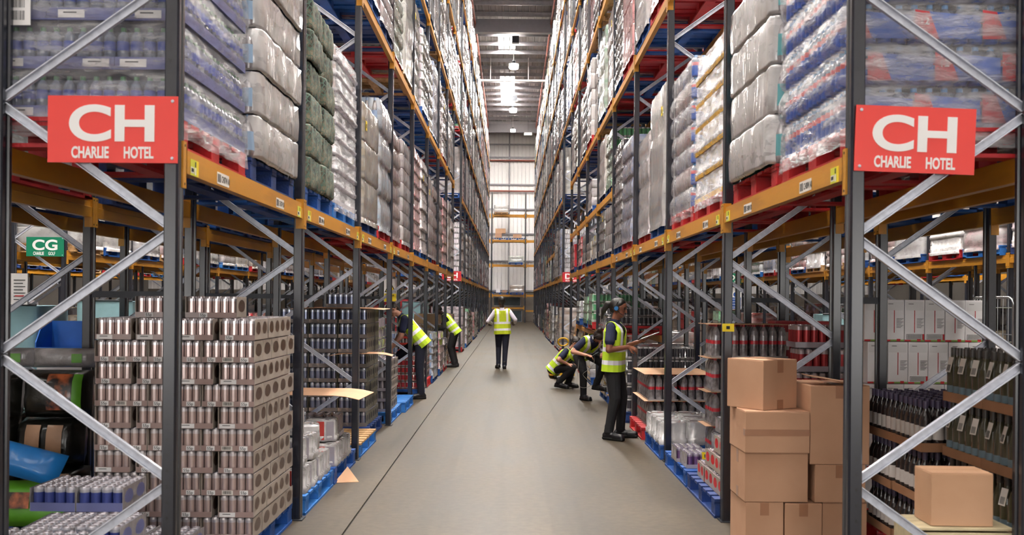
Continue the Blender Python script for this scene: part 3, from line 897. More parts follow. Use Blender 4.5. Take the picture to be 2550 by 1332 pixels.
# ------------------------------------------------------------------ generic wrapped loads
LM = {}
def load_mesh(wx, wy, h, layers, style, seed, mat='wrapped', pinch=0.016, skirt=0.06):
    key = (wx, wy, h, layers, style, seed, mat, pinch)
    if key in LM:
        return LM[key]
    r = random.Random(seed * 31 + layers)
    nx, ny = 9, 11
    per = []
    ex, ey = wx / 2, wy / 2
    rc = 0.035
    for i in range(nx): per.append((-ex + rc + (wx - 2 * rc) * i / (nx - 1), -ey, 0, -1, i))
    for i in range(ny): per.append((ex, -ey + rc + (wy - 2 * rc) * i / (ny - 1), 1, 0, i))
    for i in range(nx): per.append((ex - rc - (wx - 2 * rc) * i / (nx - 1), ey, 0, 1, i))
    for i in range(ny): per.append((-ex, ey - rc - (wy - 2 * rc) * i / (ny - 1), -1, 0, i))
    n = len(per)
    lh = h / layers
    rings = []
    if skirt:
        rings.append((-skirt, 0.012, 0, 0)); rings.append((-.004, 0.006, 0, 0))
    for l in range(layers):
        sx, sy = r.uniform(-.009, .009), r.uniform(-.009, .009)
        if style == 'smooth': prof = ((.02, -.004), (.3, .008), (.7, .008), (.98, -.004))
        elif style == 'tray': prof = ((.01, .0), (.25, .008), (.27, -.006), (.93, -.008), (.99, -pinch))
        elif style == 'bottle': prof = ((.01, -.006), (.15, .008), (.62, .006), (.86, -.012), (.985, -pinch - .008))
        else: prof = ((.004, -pinch * .8), (.035, -.003), (.08, .0), (.5, .004), (.92, .0), (.965, -.003), (.996, -pinch * .8))
        for q, o in prof:
            rings.append(((l + q) * lh, o, sx, sy))
    b = MB(); v = []
    for z, o, sx, sy in rings:
        for k, (x, y, ax, ay, i) in enumerate(per):
            g = -.010 if (i % 3 == 0 and style != 'smooth') else 0
            d = o + g * .6 + r.uniform(-.004, .004)
            v.append((x + ax * d + sx, y + ay * d + sy, z + r.uniform(-.004, .004)))
    m = len(rings)
    b.add(v, [(a * n + k, a * n + (k + 1) % n, (a + 1) * n + (k + 1) % n, (a + 1) * n + k) for a in range(m - 1) for k in range(n)], mat, True)
    top = v[-n:]
    inner = [(x * .8 + 0, y * .8, h + r.uniform(-.01, .01)) for x, y, z in top]
    b.add(top + inner, [(k, (k + 1) % n, n + (k + 1) % n, n + k) for k in range(n)] + [tuple(range(n, 2 * n))], mat, True)
    LM[key] = b.mesh('wrapped_goods')
    return LM[key]

def ends_mats():
    m, nt, bs = new_mat('ends_colour')
    oi = node(nt, 'ShaderNodeObjectInfo')
    nt.links.new(oi.outputs['Color'], bs.inputs['Base Color'])
    bs.inputs['Roughness'].default_value = 0.25; bs.inputs['Coat Weight'].default_value = 0.5
ends_mats()
EM = {}
def ends_mesh(wx, wy, h, layers, style):
    """the rows of cans, bottles or boxes that show at the two end faces"""
    key = (wx, wy, h, layers, style)
    if key in EM:
        return EM[key]
    b = MB(); lh = h / layers
    cnt = {'can': 13, 'bottle': 10, 'box': 3}[style]
    wv = (wx - .05) / cnt
    for face in (-1, 1):
        for l in range(layers):
            z0 = l * lh + .01
            for i in range(cnt):
                x = -wx / 2 + .025 + wv * (i + .5); y = face * (wy / 2 - wv * .5 + .018)
                if style == 'can':
                    b.lathe([(wv * .45, lh * .02), (wv * .48, lh * .2), (wv * .48, lh * .82), (wv * .38, lh * .94)], 8, ['pack_film', 'ends_colour', 'pack_film'], (x, y, z0), caps=False)
                elif style == 'bottle':
                    b.lathe([(wv * .44, 0), (wv * .48, lh * .12), (wv * .48, lh * .55), (wv * .4, lh * .66), (wv * .18, lh * .86), (wv * .18, lh * .95)], 8, ['bottle_clear_grey', 'ends_colour', 'bottle_clear_grey', 'bottle_clear_grey', 'ends_colour'], (x, y, z0), caps=False)
                else:
                    y0 = face * (wy / 2 + .006); y1 = face * (wy / 2 - .05)
                    b.box(x - wv * .49, x + wv * .49, min(y0, y1), max(y0, y1), z0, z0 + lh * .96, 'ends_colour')
    EM[key] = b.mesh('pack_row')
    return EM[key]

TONES = {'white': '#C9C6C8', 'silver': '#B5B0B4', 'grey': '#8E8A8C', 'pink': '#C08A90', 'pale blue': '#8FA8C4', 'blue': '#3C62A8', 'green': '#4E8A62', 'red': '#B03038', 'dark': '#3A3A40', 'beige': '#A89880', 'brown': '#8A6C50', 'teal': '#5E9AA0', 'mixed red and green': '#8E4A44'}
def tone(c, j=0.0):
    t = srgb(TONES[c])
    return tuple(min(1, max(0, x * (1 + rng.uniform(-j, j)))) for x in t[:3]) + (1,)

SIDE_Y = {('L', 0): LY, ('R', 0): RY, ('L', 1): LY2, ('R', 1): LY2}
def place(side, block, bay, pos):
    ys = SIDE_Y[(side, block)]
    x = XL - .53 if side == 'L' else XR + .53
    y = ys[bay] + PW + .71 + 1.28 * pos
    return x, y

LAST = [None]
def rack_load(x, y, z, label, colour='white', h=1.5, layers=6, style='soft', wrap='wrapped', pal='blue', ends=None, wx=1.02, wy=1.16, seed=0, group=None, detailed=False, name='wrapped_pallet_load', jx=0.0):
    t = thing(name, label, 'pallet load', (x + jx, y, z), rng.uniform(-.012, .012), group)
    LAST[0] = t
    if True:
        obj('pallet', pmesh('whole', PAL[pal]), t)
    o = obj('wrapped_goods', load_mesh(wx, wy, h, layers, style, seed, wrap), t, (0, 0, .15))
    o.color = tone(colour, .12)
    if ends:
        e = obj('pack_row', ends_mesh(wx, wy, h, layers, ends), t, (0, 0, .15)); e['kind'] = 'stuff'; e.color = tone(colour, .1) if colour != 'mixed red and green' else rng.choice((tone('red'), tone('green')))
    return t

TAGM = {}
def stock_tag(t, x, y, z, sgn):
    if sgn not in TAGM:
        b = MB(); b.box(*sorted((0, sgn * .002)), -.045, .045, -.05, .05, 'sticker_yellow'); b.box(*sorted((sgn * .002, sgn * .003)), -.022, .022, -.024, .02, 'black_print'); TAGM[sgn] = b.mesh('stock_tag')
    return obj('stock_tag', TAGM[sgn], t, (x, y, z))

LEVN = ['ground', 'first', 'second', 'third', 'fourth', 'fifth']
def lab(desc, side, block, lev, bay, pos):
    run = ('left' if side == 'L' else 'right') + (' near' if block == 0 else ' far')
    return '%s, %s run, %s shelf, %s bay, %s half' % (desc, run, LEVN[lev], ORD[bay], ('nearer', 'farther')[pos])

# explicit first-level loads: (colour, height, layers, style, wrap, pallet, ends)
SPEC = {
 ('L', 0, 1, 2, 0): ('brown', 1.25, 3, 'soft', 'wrapped_clear', 'dark blue', None),
 ('L', 0, 1, 2, 1): ('pale blue', 1.55, 4, 'bottle', 'wrapped', 'red', 'bottle'),
 ('L', 0, 1, 3, 0): ('mixed red and green', 1.5, 6, 'bottle', 'wrapped_clear', 'red', 'bottle'),
 ('L', 0, 1, 3, 1): ('grey', 1.5, 7, 'soft', 'wrapped', 'red', None),
 ('L', 0, 1, 4, 0): ('pink', 1.62, 8, 'tray', 'wrapped_pink', 'blue', 'box'),
 ('L', 0, 1, 4, 1): ('silver', 1.6, 9, 'tray', 'wrapped_clear', 'blue', 'can'),
 ('L', 0, 1, 5, 0): ('white', 1.5, 5, 'soft', 'wrapped', 'blue', None),
 ('L', 0, 1, 5, 1): ('mixed red and green', 1.5, 5, 'bottle', 'wrapped_clear', 'red', 'bottle'),
 ('L', 0, 1, 6, 0): ('dark', 1.5, 5, 'bottle', 'wrapped_clear', 'dark blue', 'bottle'),
 ('L', 0, 1, 6, 1): ('pink', 1.5, 7, 'tray', 'wrapped_pink', 'blue', 'box'),
 ('L', 0, 1, 7, 0): ('white', 1.6, 5, 'smooth', 'wrapped', 'blue', None),
 ('L', 0, 1, 7, 1): ('silver', 1.2, 5, 'tray', 'wrapped', 'blue', 'can'),
 ('R', 0, 1, 2, 0): ('grey', 1.5, 3, 'smooth', 'wrapped', 'blue', None),
 ('R', 0, 1, 2, 1): ('white', 1.2, 4, 'smooth', 'wrapped_clear', 'red', 'box'),
 ('R', 0, 1, 3, 0): ('blue', 1.4, 5, 'bottle', 'wrapped_clear', 'red', 'bottle'),
 ('R', 0, 1, 3, 1): ('dark', 1.55, 10, 'tray', 'goods_bare', 'blue', 'can'),
 ('R', 0, 1, 4, 0): ('grey', 0.72, 3, 'soft', 'wrapped', 'dark blue', None),
 ('R', 0, 1, 4, 1): ('dark', 0.74, 4, 'tray', 'goods_bare', 'dark blue', 'can'),
 ('R', 0, 1, 5, 0): ('grey', 0.42, 2, 'tray', 'wrapped_clear', 'bright blue', 'can'),
 ('R', 0, 1, 5, 1): ('beige', 0.35, 2, 'soft', 'wrapped_clear', 'dark blue', 'box'),
 ('R', 0, 1, 6, 0): ('white', 0.6, 3, 'soft', 'wrapped', 'red', None),
 ('R', 0, 1, 6, 1): ('red', 0.62, 4, 'tray', 'goods_bare', 'dark blue', 'box'),
 ('R', 0, 1, 7, 0): None, ('R', 0, 1, 7, 1): ('red', 0.6, 3, 'soft', 'goods_bare', 'dark blue', 'box'),
 ('L', 0, 2, 2, 0): ('mixed red and green', 1.6, 5, 'bottle', 'wrapped_pink', 'blue', 'bottle'),
 ('L', 0, 2, 2, 1): ('silver', 1.6, 7, 'bottle', 'wrapped', 'dark blue', 'bottle'),
 ('L', 0, 2, 3, 0): ('green', 1.65, 7, 'bottle', 'wrapped_clear', 'red', 'bottle'),
 ('L', 0, 2, 3, 1): ('white', 1.6, 3, 'smooth', 'wrapped', 'wooden', None),
 ('R', 0, 2, 2, 0): ('red', 1.5, 6, 'tray', 'wrapped_clear', 'red', 'can'),
 ('R', 0, 2, 2, 1): ('white', 1.6, 4, 'smooth', 'wrapped', 'blue', None),
 ('R', 0, 2, 3, 0): ('pink', 1.5, 4, 'soft', 'wrapped_pink', 'red', None),
 ('R', 0, 2, 3, 1): ('dark', 1.75, 14, 'tray', 'wrapped_clear', 'blue', 'can'),
}
DESC = {'soft': 'film-wrapped', 'bottle': 'wrapped bottle', 'tray': 'wrapped case', 'smooth': 'smooth-wrapped'}
PALC = ['blue', 'dark blue', 'red', 'blue', 'red', 'dark blue', 'bright blue', 'wooden']
COLW = ['white'] * 6 + ['silver'] * 4 + ['grey'] * 2 + ['pink', 'pale blue', 'mixed red and green', 'dark', 'green', 'beige', 'blue', 'red']
def in_view(y_far, z):
    return EYE + 760 * y_far / FPX > z
NEAR_SKIP = {('L', 0, 1, 0, 0), ('L', 0, 1, 0, 1), ('L', 0, 1, 1, 0), ('L', 0, 1, 1, 1), ('R', 0, 1, 0, 0), ('R', 0, 1, 0, 1), ('R', 0, 1, 1, 0), ('R', 0, 1, 1, 1)}
HEIGHTS = {1: (1.35, 1.6), 2: (1.35, 1.6), 3: (1.3, 1.6), 4: (1.3, 1.6), 5: (1.35, 1.7)}
for block, nb in ((0, 8), (1, 5)):
    for side in 'LR':
        for lev in range(1, 6):
            for bay in range(nb):
                for pos in (0, 1):
                    key = (side, block, lev, bay, pos)
                    if key in NEAR_SKIP: continue
                    x, y = place(side, block, bay, pos)
                    z = LEVELS[lev - 1]
                    if not in_view(y + .6, z): continue
                    if key in SPEC:
                        sp = SPEC[key]
                        if sp is None: continue
                    else:
                        h0, h1 = HEIGHTS[lev]
                        c = rng.choice(COLW); st = rng.choice(('soft', 'soft', 'bottle', 'tray', 'tray', 'smooth'))
                        h = round(rng.uniform(h0, h1), 1); ly = {'soft': 5, 'bottle': 6, 'tray': 9, 'smooth': 4}[st]
                        if side == 'R' and block == 1 and lev == 1 and 2 <= bay <= 4: h, ly = .6, 3
                        wr = 'wrapped_pink' if c == 'pink' else ('wrapped' if c in ('white', 'silver', 'grey') or rng.random() < .5 else 'wrapped_clear')
                        sp = (c, h, ly, st, wr, rng.choice(PALC), {'soft': None, 'bottle': 'bottle', 'tray': 'can', 'smooth': None}[st])
                        if y > 33: sp = sp[:6] + (None,)
                    d = '%s %s load on %s pallet' % (sp[0], DESC[sp[3]], sp[5])
                    rack_load(x, y, z, lab('%s %s load' % (sp[0].replace('mixed ', ''), DESC[sp[3]]), side, block, lev, bay, pos), sp[0], sp[1], sp[2], sp[3], sp[4], sp[5], sp[6], seed=rng.randrange(3), jx=rng.uniform(-.03, .03), group='wrapped pallet loads on the aisle racking')
                    if y < 24 and (bay + pos + lev) % 3 == 0:
                        sg = 1 if side == 'L' else -1; stock_tag(LAST[0], sg * .525, -.4, .15 + sp[1] * .8, sg)
# intermediate shelf on the right run
for bay, pos, c, h, ly, st, wr, pl, en, desc in ((4, 0, 'green', .9, 5, 'tray', 'goods_bare', 'blue', 'can', 'green can cases stacked on the half-height shelf'), (4, 1, 'white', 1.0, 3, 'smooth', 'wrapped', 'dark blue', None, 'tall white wrapped load on the half-height shelf'), (5, 1, 'white', .55, 3, 'soft', 'wrapped', 'blue', None, 'white bundle with loose film end on the half-height shelf')):
    x, y = place('R', 0, bay, pos)
    rack_load(x, y, 3.49, desc + ', right near run', c, h, ly, st, wr, pl, en, seed=1)
# loads bridging the cross aisle
for side in 'LR':
    for lev in (3, 4, 5):
        for pos in (0, 1):
            x = XL - .53 if side == 'L' else XR + .53
            y = (LY if side == 'L' else RY)[-1] + .95 + 1.55 * pos
            c = rng.choice(COLW)
            rack_load(x, y, LEVELS[lev - 1], '%s wrapped load bridging the cross aisle, %s side, %s shelf, %s half' % (c.replace('mixed ', ''), 'left' if side == 'L' else 'right', LEVN[lev], ('nearer', 'farther')[pos]), c, 1.5, 6, 'soft', 'wrapped', rng.choice(PALC[:6]), None, seed=pos)

# everything farther down the aisle: one mass, too many and too small to pick apart
for nm in ('#C9C5C4', '#B4AFAE', '#D4D1D2', '#A99FA0', '#C79A9C', '#8FA4BC', '#8BA892', '#8F5A56', '#9A8A72', '#D9D8DA'):
    pbr('far' + nm, nm, 0.35, var=0.12, scale=5, coat=0.4, bump=0.5, bscale=8)
FARM = ['far#C9C5C4'] * 3 + ['far#B4AFAE'] * 2 + ['far#D4D1D2'] * 3 + ['far#D9D8DA'] * 3 + ['far#A99FA0', 'far#C79A9C', 'far#8FA4BC', 'far#8BA892', 'far#8F5A56', 'far#9A8A72']
b = MB()
for side in 'LR':
    sg = -1 if side == 'L' else 1
    for lev in range(0, 6):
        for bay in range(5, 14):
            for pos in (0, 1):
                if lev == 0 and rng.random() < .3: continue
                x, y = place(side, 1, bay, pos)
                z = LEVELS[lev - 1] if lev else 0
                b.box(x - .5, x + .5, y - .6, y + .6, z, z + .05, PAL[rng.choice(PALC)])
                for q in (-.53, 0, .53): b.box(x - .5, x + .5, y + q - .07, y + q + .07, z + .05, z + .12, PAL[rng.choice(PALC)])
                h = rng.uniform(1.2, 1.6) if lev else rng.uniform(.4, 1.3); n = rng.choice((4, 5, 6, 8)); mt = rng.choice(FARM)
                for l in range(n):
                    for s in range(3):
                        j = rng.uniform(-.02, .02)
                        b.box(x - .5 + j, x + .5 + j, y - .57 + .38 * s + rng.uniform(0, .012), y - .2 + .38 * s, z + .13 + h / n * l, z + .12 + h / n * (l + .96), mt)
for x, ys, bays, levs in ((XLB - .45, LY2, range(0, 14), (0, 1)), (XRB + .45, LY2, range(0, 14), (0, 1)), (-7.75, CY, range(8, 19), (0, 1)), (-8.95, CY, range(8, 19), (0, 1)), (7.75, CYR, range(9, 20), (0, 1)), (8.95, CYR, range(9, 20), (0, 1))):
    for bay in bays:
        for pos in (0, 1):
            for lev in levs:
                y = ys[bay] + PW + .71 + 1.28 * pos; z = 2.41 if lev else 0
                mt = rng.choice(FARM if lev else ['far#9A8A72', 'far#8F5A56', 'block_wall', 'tray_dark', 'box_red', 'block_wall'])
                h = rng.uniform(1.1, 1.5) if lev else rng.uniform(.9, 1.7); n = rng.choice((3, 4, 5))
                b.box(x - .5, x + .5, y - .6, y + .6, z, z + .12, PAL[rng.choice(PALC)])
                for l in range(n):
                    j = rng.uniform(-.03, .03)
                    b.box(x - .5 + j, x + .5 + j, y - .57, y + .57, z + .13 + h / n * l, z + .12 + h / n * (l + .95), mt)
o = obj('pallet_load_mass', b.mesh('pallet_load_mass')); tag(o, 'pale wrapped pallet loads filling the farthest bays on both sides', 'pallet loads', None, 'stuff')

# back-to-back rows and side aisles
def side_loads(tagname, x, ys, bays, z, desc, cols, wrapset, group, hset=(1.0, 1.5), ly=(4, 6), p_skip=.1, pal=None):
    n = 0
    for bay in bays:
        for pos in (0, 1):
            if rng.random() < p_skip: continue
            y = ys[bay] + PW + .71 + 1.28 * pos
            c = rng.choice(cols); st = rng.choice(('soft', 'tray', 'bottle', 'smooth'))
            rack_load(x, y, z, '%s %s, %s bay, %s half' % (c.replace('mixed ', ''), desc, ORD[bay], ('nearer', 'farther')[pos]), c, round(rng.uniform(*hset), 1), rng.choice(ly), st, rng.choice(wrapset), pal or rng.choice(PALC), None, seed=rng.randrange(3), group=group, name=tagname)
WS = ('wrapped', 'wrapped', 'wrapped_clear')
side_loads('wrapped_pallet_load', XLB - .45, LY, range(0, 5), 2.41, 'load on first shelf of run behind left racking', COLW, WS, 'loads behind the left run')
side_loads('wrapped_pallet_load', XRB + .45, RY, range(0, 5), 2.41, 'load on first shelf of run behind right racking', COLW, WS, 'loads behind the right run', pal='blue')
side_loads('wrapped_pallet_load', -7.75, CY, range(0, 8), 2.41, 'load on first shelf of green-signed run', COLW, WS, 'loads on the green-signed run', p_skip=.05, pal=None)
side_loads('wrapped_pallet_load', 7.75, CYR, range(0, 9), 2.41, 'load on first shelf of right side-aisle run', COLW + ['pink', 'pink'], WS, 'loads on the right side-aisle run', p_skip=.05)
side_loads('wrapped_pallet_load', -13.45, [20 + BAY * k for k in range(7)], range(0, 6), 2.41, 'load on the farthest left run', COLW, WS, 'loads far left')
side_loads('wrapped_pallet_load', 12.3, [20 + BAY * k for k in range(7)], range(0, 6), 2.41, 'load on the farthest right run', COLW, WS, 'loads far right')
GC = ['dark', 'brown', 'red', 'grey', 'silver', 'green', 'beige', 'mixed red and green', 'white', 'teal']
side_loads('ground_stack', -7.75, CY, range(0, 8), 0, 'stack on floor under green-signed run', GC, ('goods_bare',), 'floor stacks far left', (.6, 1.3), (3, 4), .25)
side_loads('ground_stack', 7.75, CYR, range(0, 9), 0, 'stack on floor under right side-aisle run', GC, ('goods_bare',), 'floor stacks far right', (.6, 1.3), (3, 4), .25)
side_loads('ground_stack', XLB - .45, LY, range(2, 8), 0, 'stack on floor of run behind left racking', GC, ('goods_bare', 'wrapped_clear'), 'floor stacks behind the left run', (.4, .9), (3, 4), .4)
side_loads('ground_stack', XRB + .45, RY, range(3, 8), 0, 'stack on floor of run behind right racking', GC, ('goods_bare', 'wrapped_clear'), 'floor stacks behind the right run', (.4, 1.0), (3, 4), .35)
side_loads('ground_stack', XL - .45, LY2, range(0, 5), 0, 'floor stack in left far run', GC, ('goods_bare', 'wrapped_clear'), 'floor stacks in the left far run', (.7, 1.3), (4, 6), .2)
side_loads('ground_stack', XR + .45, LY2, range(0, 5), 0, 'floor stack in right far run', GC + ['brown', 'brown'], ('goods_bare', 'wrapped_clear'), 'floor stacks in the right far run', (.7, 1.4), (4, 6), .2)
side_loads('ground_stack', -8.95, CY, range(0, 8), 0, 'stack on floor behind green-signed run', GC, ('goods_bare',), 'floor stacks far left rear', (.8, 1.5), (3, 4), .1)
side_loads('ground_stack', 8.95, CYR, range(0, 9), 0, 'stack on floor behind right side-aisle run', GC, ('goods_bare',), 'floor stacks far right rear', (.8, 1.5), (3, 4), .1)
side_loads('ground_stack', -13.45, [20 + BAY * k for k in range(7)], range(0, 6), 0, 'stack on floor of the farthest left run', GC, ('goods_bare',), 'floor stacks farthest left', (.8, 1.6), (3, 4), .1)
side_loads('ground_stack', 12.3, [20 + BAY * k for k in range(7)], range(0, 6), 0, 'stack on floor of the farthest right run', GC, ('goods_bare',), 'floor stacks farthest right', (.8, 1.6), (3, 4), .1)
side_loads('wrapped_pallet_load', -8.95, CY, range(0, 8), 2.41, 'load on first shelf behind green-signed run', COLW, WS, 'loads far left rear', p_skip=.1)
side_loads('wrapped_pallet_load', 8.95, CYR, range(0, 9), 2.41, 'load on first shelf behind right side-aisle run', COLW, WS, 'loads far right rear', p_skip=.1)
# ------------------------------------------------------------------ cans, bottles, cases
CAN = {}
def can_mesh(mat, d, h, n=12):
    key = (mat, d, h, n)
    if key not in CAN:
        r = d / 2 * .97; b = MB()
        b.lathe([(r * .8, 0), (r, .008), (r, h - .016), (r * .86, h - .004), (r * .80, h - .001), (r * .78, h - .006)], n, [mat] * 3 + ['can_silver'] * 2)
        CAN[key] = b.mesh('can')
    return CAN[key]
CR = {}
def rows_mesh(mat, d, h, nx, ny, skip_front, item='can', n=8):
    key = (mat, d, h, nx, ny, skip_front, item)
    if key not in CR:
        b = MB(); src = can_mesh(mat, d, h, n) if item == 'can' else BOT[mat]
        sl = [m_.name for m_ in src.materials]
        for i in range(nx):
            for j in range(ny):
                if skip_front and j == 0: continue
                ox, oy = (i - (nx - 1) / 2) * d, (j - (ny - 1) / 2) * d
                o = len(b.v)
                b.v.extend([(q.co.x + ox, q.co.y + oy, q.co.z) for q in src.vertices])
                for p in src.polygons:
                    b.f.append(tuple(k + o for k in p.vertices)); b.m.append(b.slot(sl[p.material_index])); b.smooth.append(p.use_smooth)
        CR[key] = b.mesh(item + '_rows')
    return CR[key]
TR = {}
def tray_mesh(wx, wy, th, mat):
    key = (round(wx, 3), round(wy, 3), th, mat)
    if key not in TR:
        b = MB(); t = .003
        b.box(-wx / 2, wx / 2, -wy / 2, wy / 2, 0, .003, mat)
        b.box(-wx / 2, wx / 2, -wy / 2, -wy / 2 + t, .003, th, mat); b.box(-wx / 2, wx / 2, wy / 2 - t, wy / 2, .003, th, mat)
        b.box(-wx / 2, -wx / 2 + t, -wy / 2 + t, wy / 2 - t, .003, th, mat); b.box(wx / 2 - t, wx / 2, -wy / 2 + t, wy / 2 - t, .003, th, mat)
        TR[key] = b.mesh('tray')
    return TR[key]
SP = {}
def side_panel_mesh(w, h, mat, hole):
    """upright card panel in the yz plane with arched openings backed by the goods"""
    key = (round(w, 3), h, mat, hole)
    if key not in SP:
        b = MB(); b.box(-.0015, .0015, -w / 2, w / 2, 0, h, mat)
        n = max(1, round(w / .16)); pw = w / n
        for i in range(n):
            c = -w / 2 + pw * (i + .5)
            for s in (-1, 1):
                pts = [(s * .0019, c + pw * .36 * math.cos(a), h * .52 + (.046 if math.sin(a) > 0 else .036) * math.sin(a)) for a in np.linspace(0, 2 * math.pi, 14, endpoint=False)]
                b.add(pts, [tuple(range(14)) if s > 0 else tuple(range(14))[::-1]], hole)
        SP[key] = b.mesh('side_panel')
    return SP[key]
def _print_mesh():
    b = MB(); b.box(-.026, .026, -.001, 0, -.014, .014, 'white_plain'); return b.mesh('price_flash')
PRICE = _print_mesh()
def _barcode(w, h, n):
    b = MB(); b.box(-w / 2, w / 2, -.001, 0, -h / 2, h / 2, 'label_paper'); r = random.Random(3)
    x = -w / 2 + .006
    while x < w / 2 - .01:
        t = r.choice((.0016, .0028, .004)); b.box(x, x + t, -.0016, -.001, -h * .3, h * .4, 'black_print'); x += t + r.choice((.002, .0035))
    return b.mesh('barcode_label')
BARC = _barcode(.07, .028, 10); BARC_BIG = _barcode(.15, .045, 10)
WLAB = MB(); WLAB.box(-.05, .05, -.001, 0, -.014, .014, 'white_plain'); WLAB.box(-.03, .02, -.0016, -.001, .002, .006, 'black_print'); WLAB = WLAB.mesh('white_label')

def can_case(label, loc, nx, ny, d, h, th, can, tray, group, rotz=0.0, split=True, side=None, hole='can_brown', marks=None, name='can_case', n=8, lid=None):
    t = thing(name, label, 'can case', loc, rotz, group)
    wx, wy = nx * d + .008, ny * d + .008
    obj('tray', tray_mesh(wx, wy, th, tray), t)
    if split:
        me = can_mesh(can, d, h)
        for i in range(nx):
            obj('can', me, t, ((i - (nx - 1) / 2) * d, -(ny - 1) / 2 * d, .003))
    rows = obj('can_rows', rows_mesh(can, d, h, nx, ny, split, 'can', n), t, (0, 0, .003)); rows['kind'] = 'stuff'
    if side:
        obj('side_panel', side_panel_mesh(wy, h - .004, side, hole), t, (wx / 2 + .001, 0, .003))
        obj('side_panel', side_panel_mesh(wy, h - .004, side, hole), t, (-wx / 2 - .001, 0, .003))
    if marks == 'a':
        for k, x in enumerate(np.linspace(-wx / 2 + .06, wx / 2 - .06, 3)):
            if k == 1: obj('barcode_label', BARC, t, (x, -wy / 2 - .0005, th * .5))
            else:
                o = obj('price_flash', PRICE, t, (x, -wy / 2 - .0005, th * .5))
                text('price_text', '55p', .026, 'black_print', o, (-.022, -.0016, -.009), bold=.012, extrude=.0002)
    elif marks == 'b':
        obj('white_label', WLAB, t, (-wx / 2 + .056, -wy / 2 - .0005, th * .5))
    elif marks == 'c':
        obj('barcode_label', BARC_BIG, t, (.05, -wy / 2 - .0005, th * .5))
    elif marks == 'd':
        o = obj('price_flash', PRICE, t, (-.05, -wy / 2 - .0005, th * .5))
        text('price_text', '55p', .026, 'black_print', o, (-.022, -.0016, -.009), bold=.012, extrude=.0002)
    return t

def pos_words(pts, names=('left', 'right'), split=-2.0):
    """layer, column and row words for every spot of a small stack"""
    zs = sorted({round(p[2], 2) for p in pts}); ln = {1: ['only'], 2: ['bottom', 'top'], 3: ['bottom', 'middle', 'top']}[len(zs)]
    out = []
    for p in pts:
        col = p[0] < split
        mates = sorted(q[1] for q in pts if round(q[2], 2) == round(p[2], 2) and (q[0] < split) == col)
        out.append('%s layer, %s column, %s from front' % (ln[zs.index(round(p[2], 2))], names[0] if col else names[1], ORD[mates.index(p[1])]))
    return out
# ---- big stack of brown-tray can cases behind the left sign post
pallet(-2.13, 6.80, 0, 'blue', 'blue pallet under the tall stack of brown can cases')
CW, CH_ = .0535, .136
G = 'cases in the tall brown can stack'
for l in range(10):
    z = .152 + .1405 * l
    if l % 2 == 0:
        nx, ny, px, py, cols, rws = 6, 4, .340, .226, 3, 5
    else:
        nx, ny, px, py, cols, rws = 4, 6, .262, .338, 4, 3
    x_right = -1.625 - px / 2 + (px - nx * CW) / 2 - .004
    for r_ in range(rws):
        for c_ in range(cols):
            if r_ > 0 and c_ < cols - 1 and l < 9: continue
            x = x_right - (cols - 1 - c_) * px + rng.uniform(-.004, .004)
            y = 6.24 + py / 2 + r_ * py
            where = 'front row, %s from left' % ORD[c_] if r_ == 0 else ('aisle side, %s from front' % ORD[r_] if c_ == cols - 1 else 'top layer, row %s, %s from left' % (('one', 'two', 'three', 'four', 'five')[r_], ORD[c_]))
            can_case('brown-tray can case, %s layer up, %s of tall stack' % (ORD[l], where), (x, y, z), nx, ny, CW, CH_, .034, 'can_brown', 'tray_brown', G, rng.uniform(-.01, .01), split=(r_ == 0),
                     side='side_card', hole='cutout_brown', marks=('a' if l % 2 == 0 else rng.choice('bd')) if r_ == 0 else None)
zt = .152 + .1405 * 10
for i, (x, nx) in enumerate(((-2.28, 5), (-1.93, 6))):
    can_case('brown-tray can case lying on top of the tall stack, %s' % ('left one' if i == 0 else 'right one'), (x, 6.45, zt), nx, 4, CW, CH_, .034, 'can_brown', 'tray_brown', G, rng.uniform(-.03, .03), split=True, side='side_card', hole='cutout_brown', marks='d')

# ---- low stack of blue can packs in front of it
pallet(-2.28, 5.42, 0, 'dark blue', 'dark blue pallet under the low stack of blue can packs')
G = 'blue can packs on the low near pallet'
spots = [(-1.86, 5.00, .152), (-2.14, 5.02, .152), (-2.42, 4.99, .152), (-1.84, 5.42, .152), (-2.12, 5.44, .152), (-2.40, 5.43, .152), (-1.86, 5.82, .152), (-2.14, 5.84, .152), (-2.42, 5.82, .152), (-2.22, 5.06, .30), (-2.48, 5.12, .30), (-2.36, 5.50, .30), (-2.10, 5.52, .30), (-2.30, 5.86, .30), (-2.50, 5.90, .44), (-2.24, 5.90, .44)]
for i, (x, y, z) in enumerate(spots):
    row = 'front' if y < 5.2 else ('middle' if y < 5.6 else 'back'); colw = 'right' if x > -2.0 else ('centre' if x > -2.29 else 'left')
    x -= .14
    lay = 'bottom' if z < .2 else ('second' if z < .4 else 'top')
    can_case('blue can pack, %s layer of the low near stack, %s row, %s' % (lay, row, colw), (x, y, z), 4, 6, .064, .138, .05, 'can_blue', 'tray_blue', G, rng.uniform(-.05, .05), split=True, side='pack_film', hole='tray_blue', marks='c' if i == 9 else None, name='can_pack')

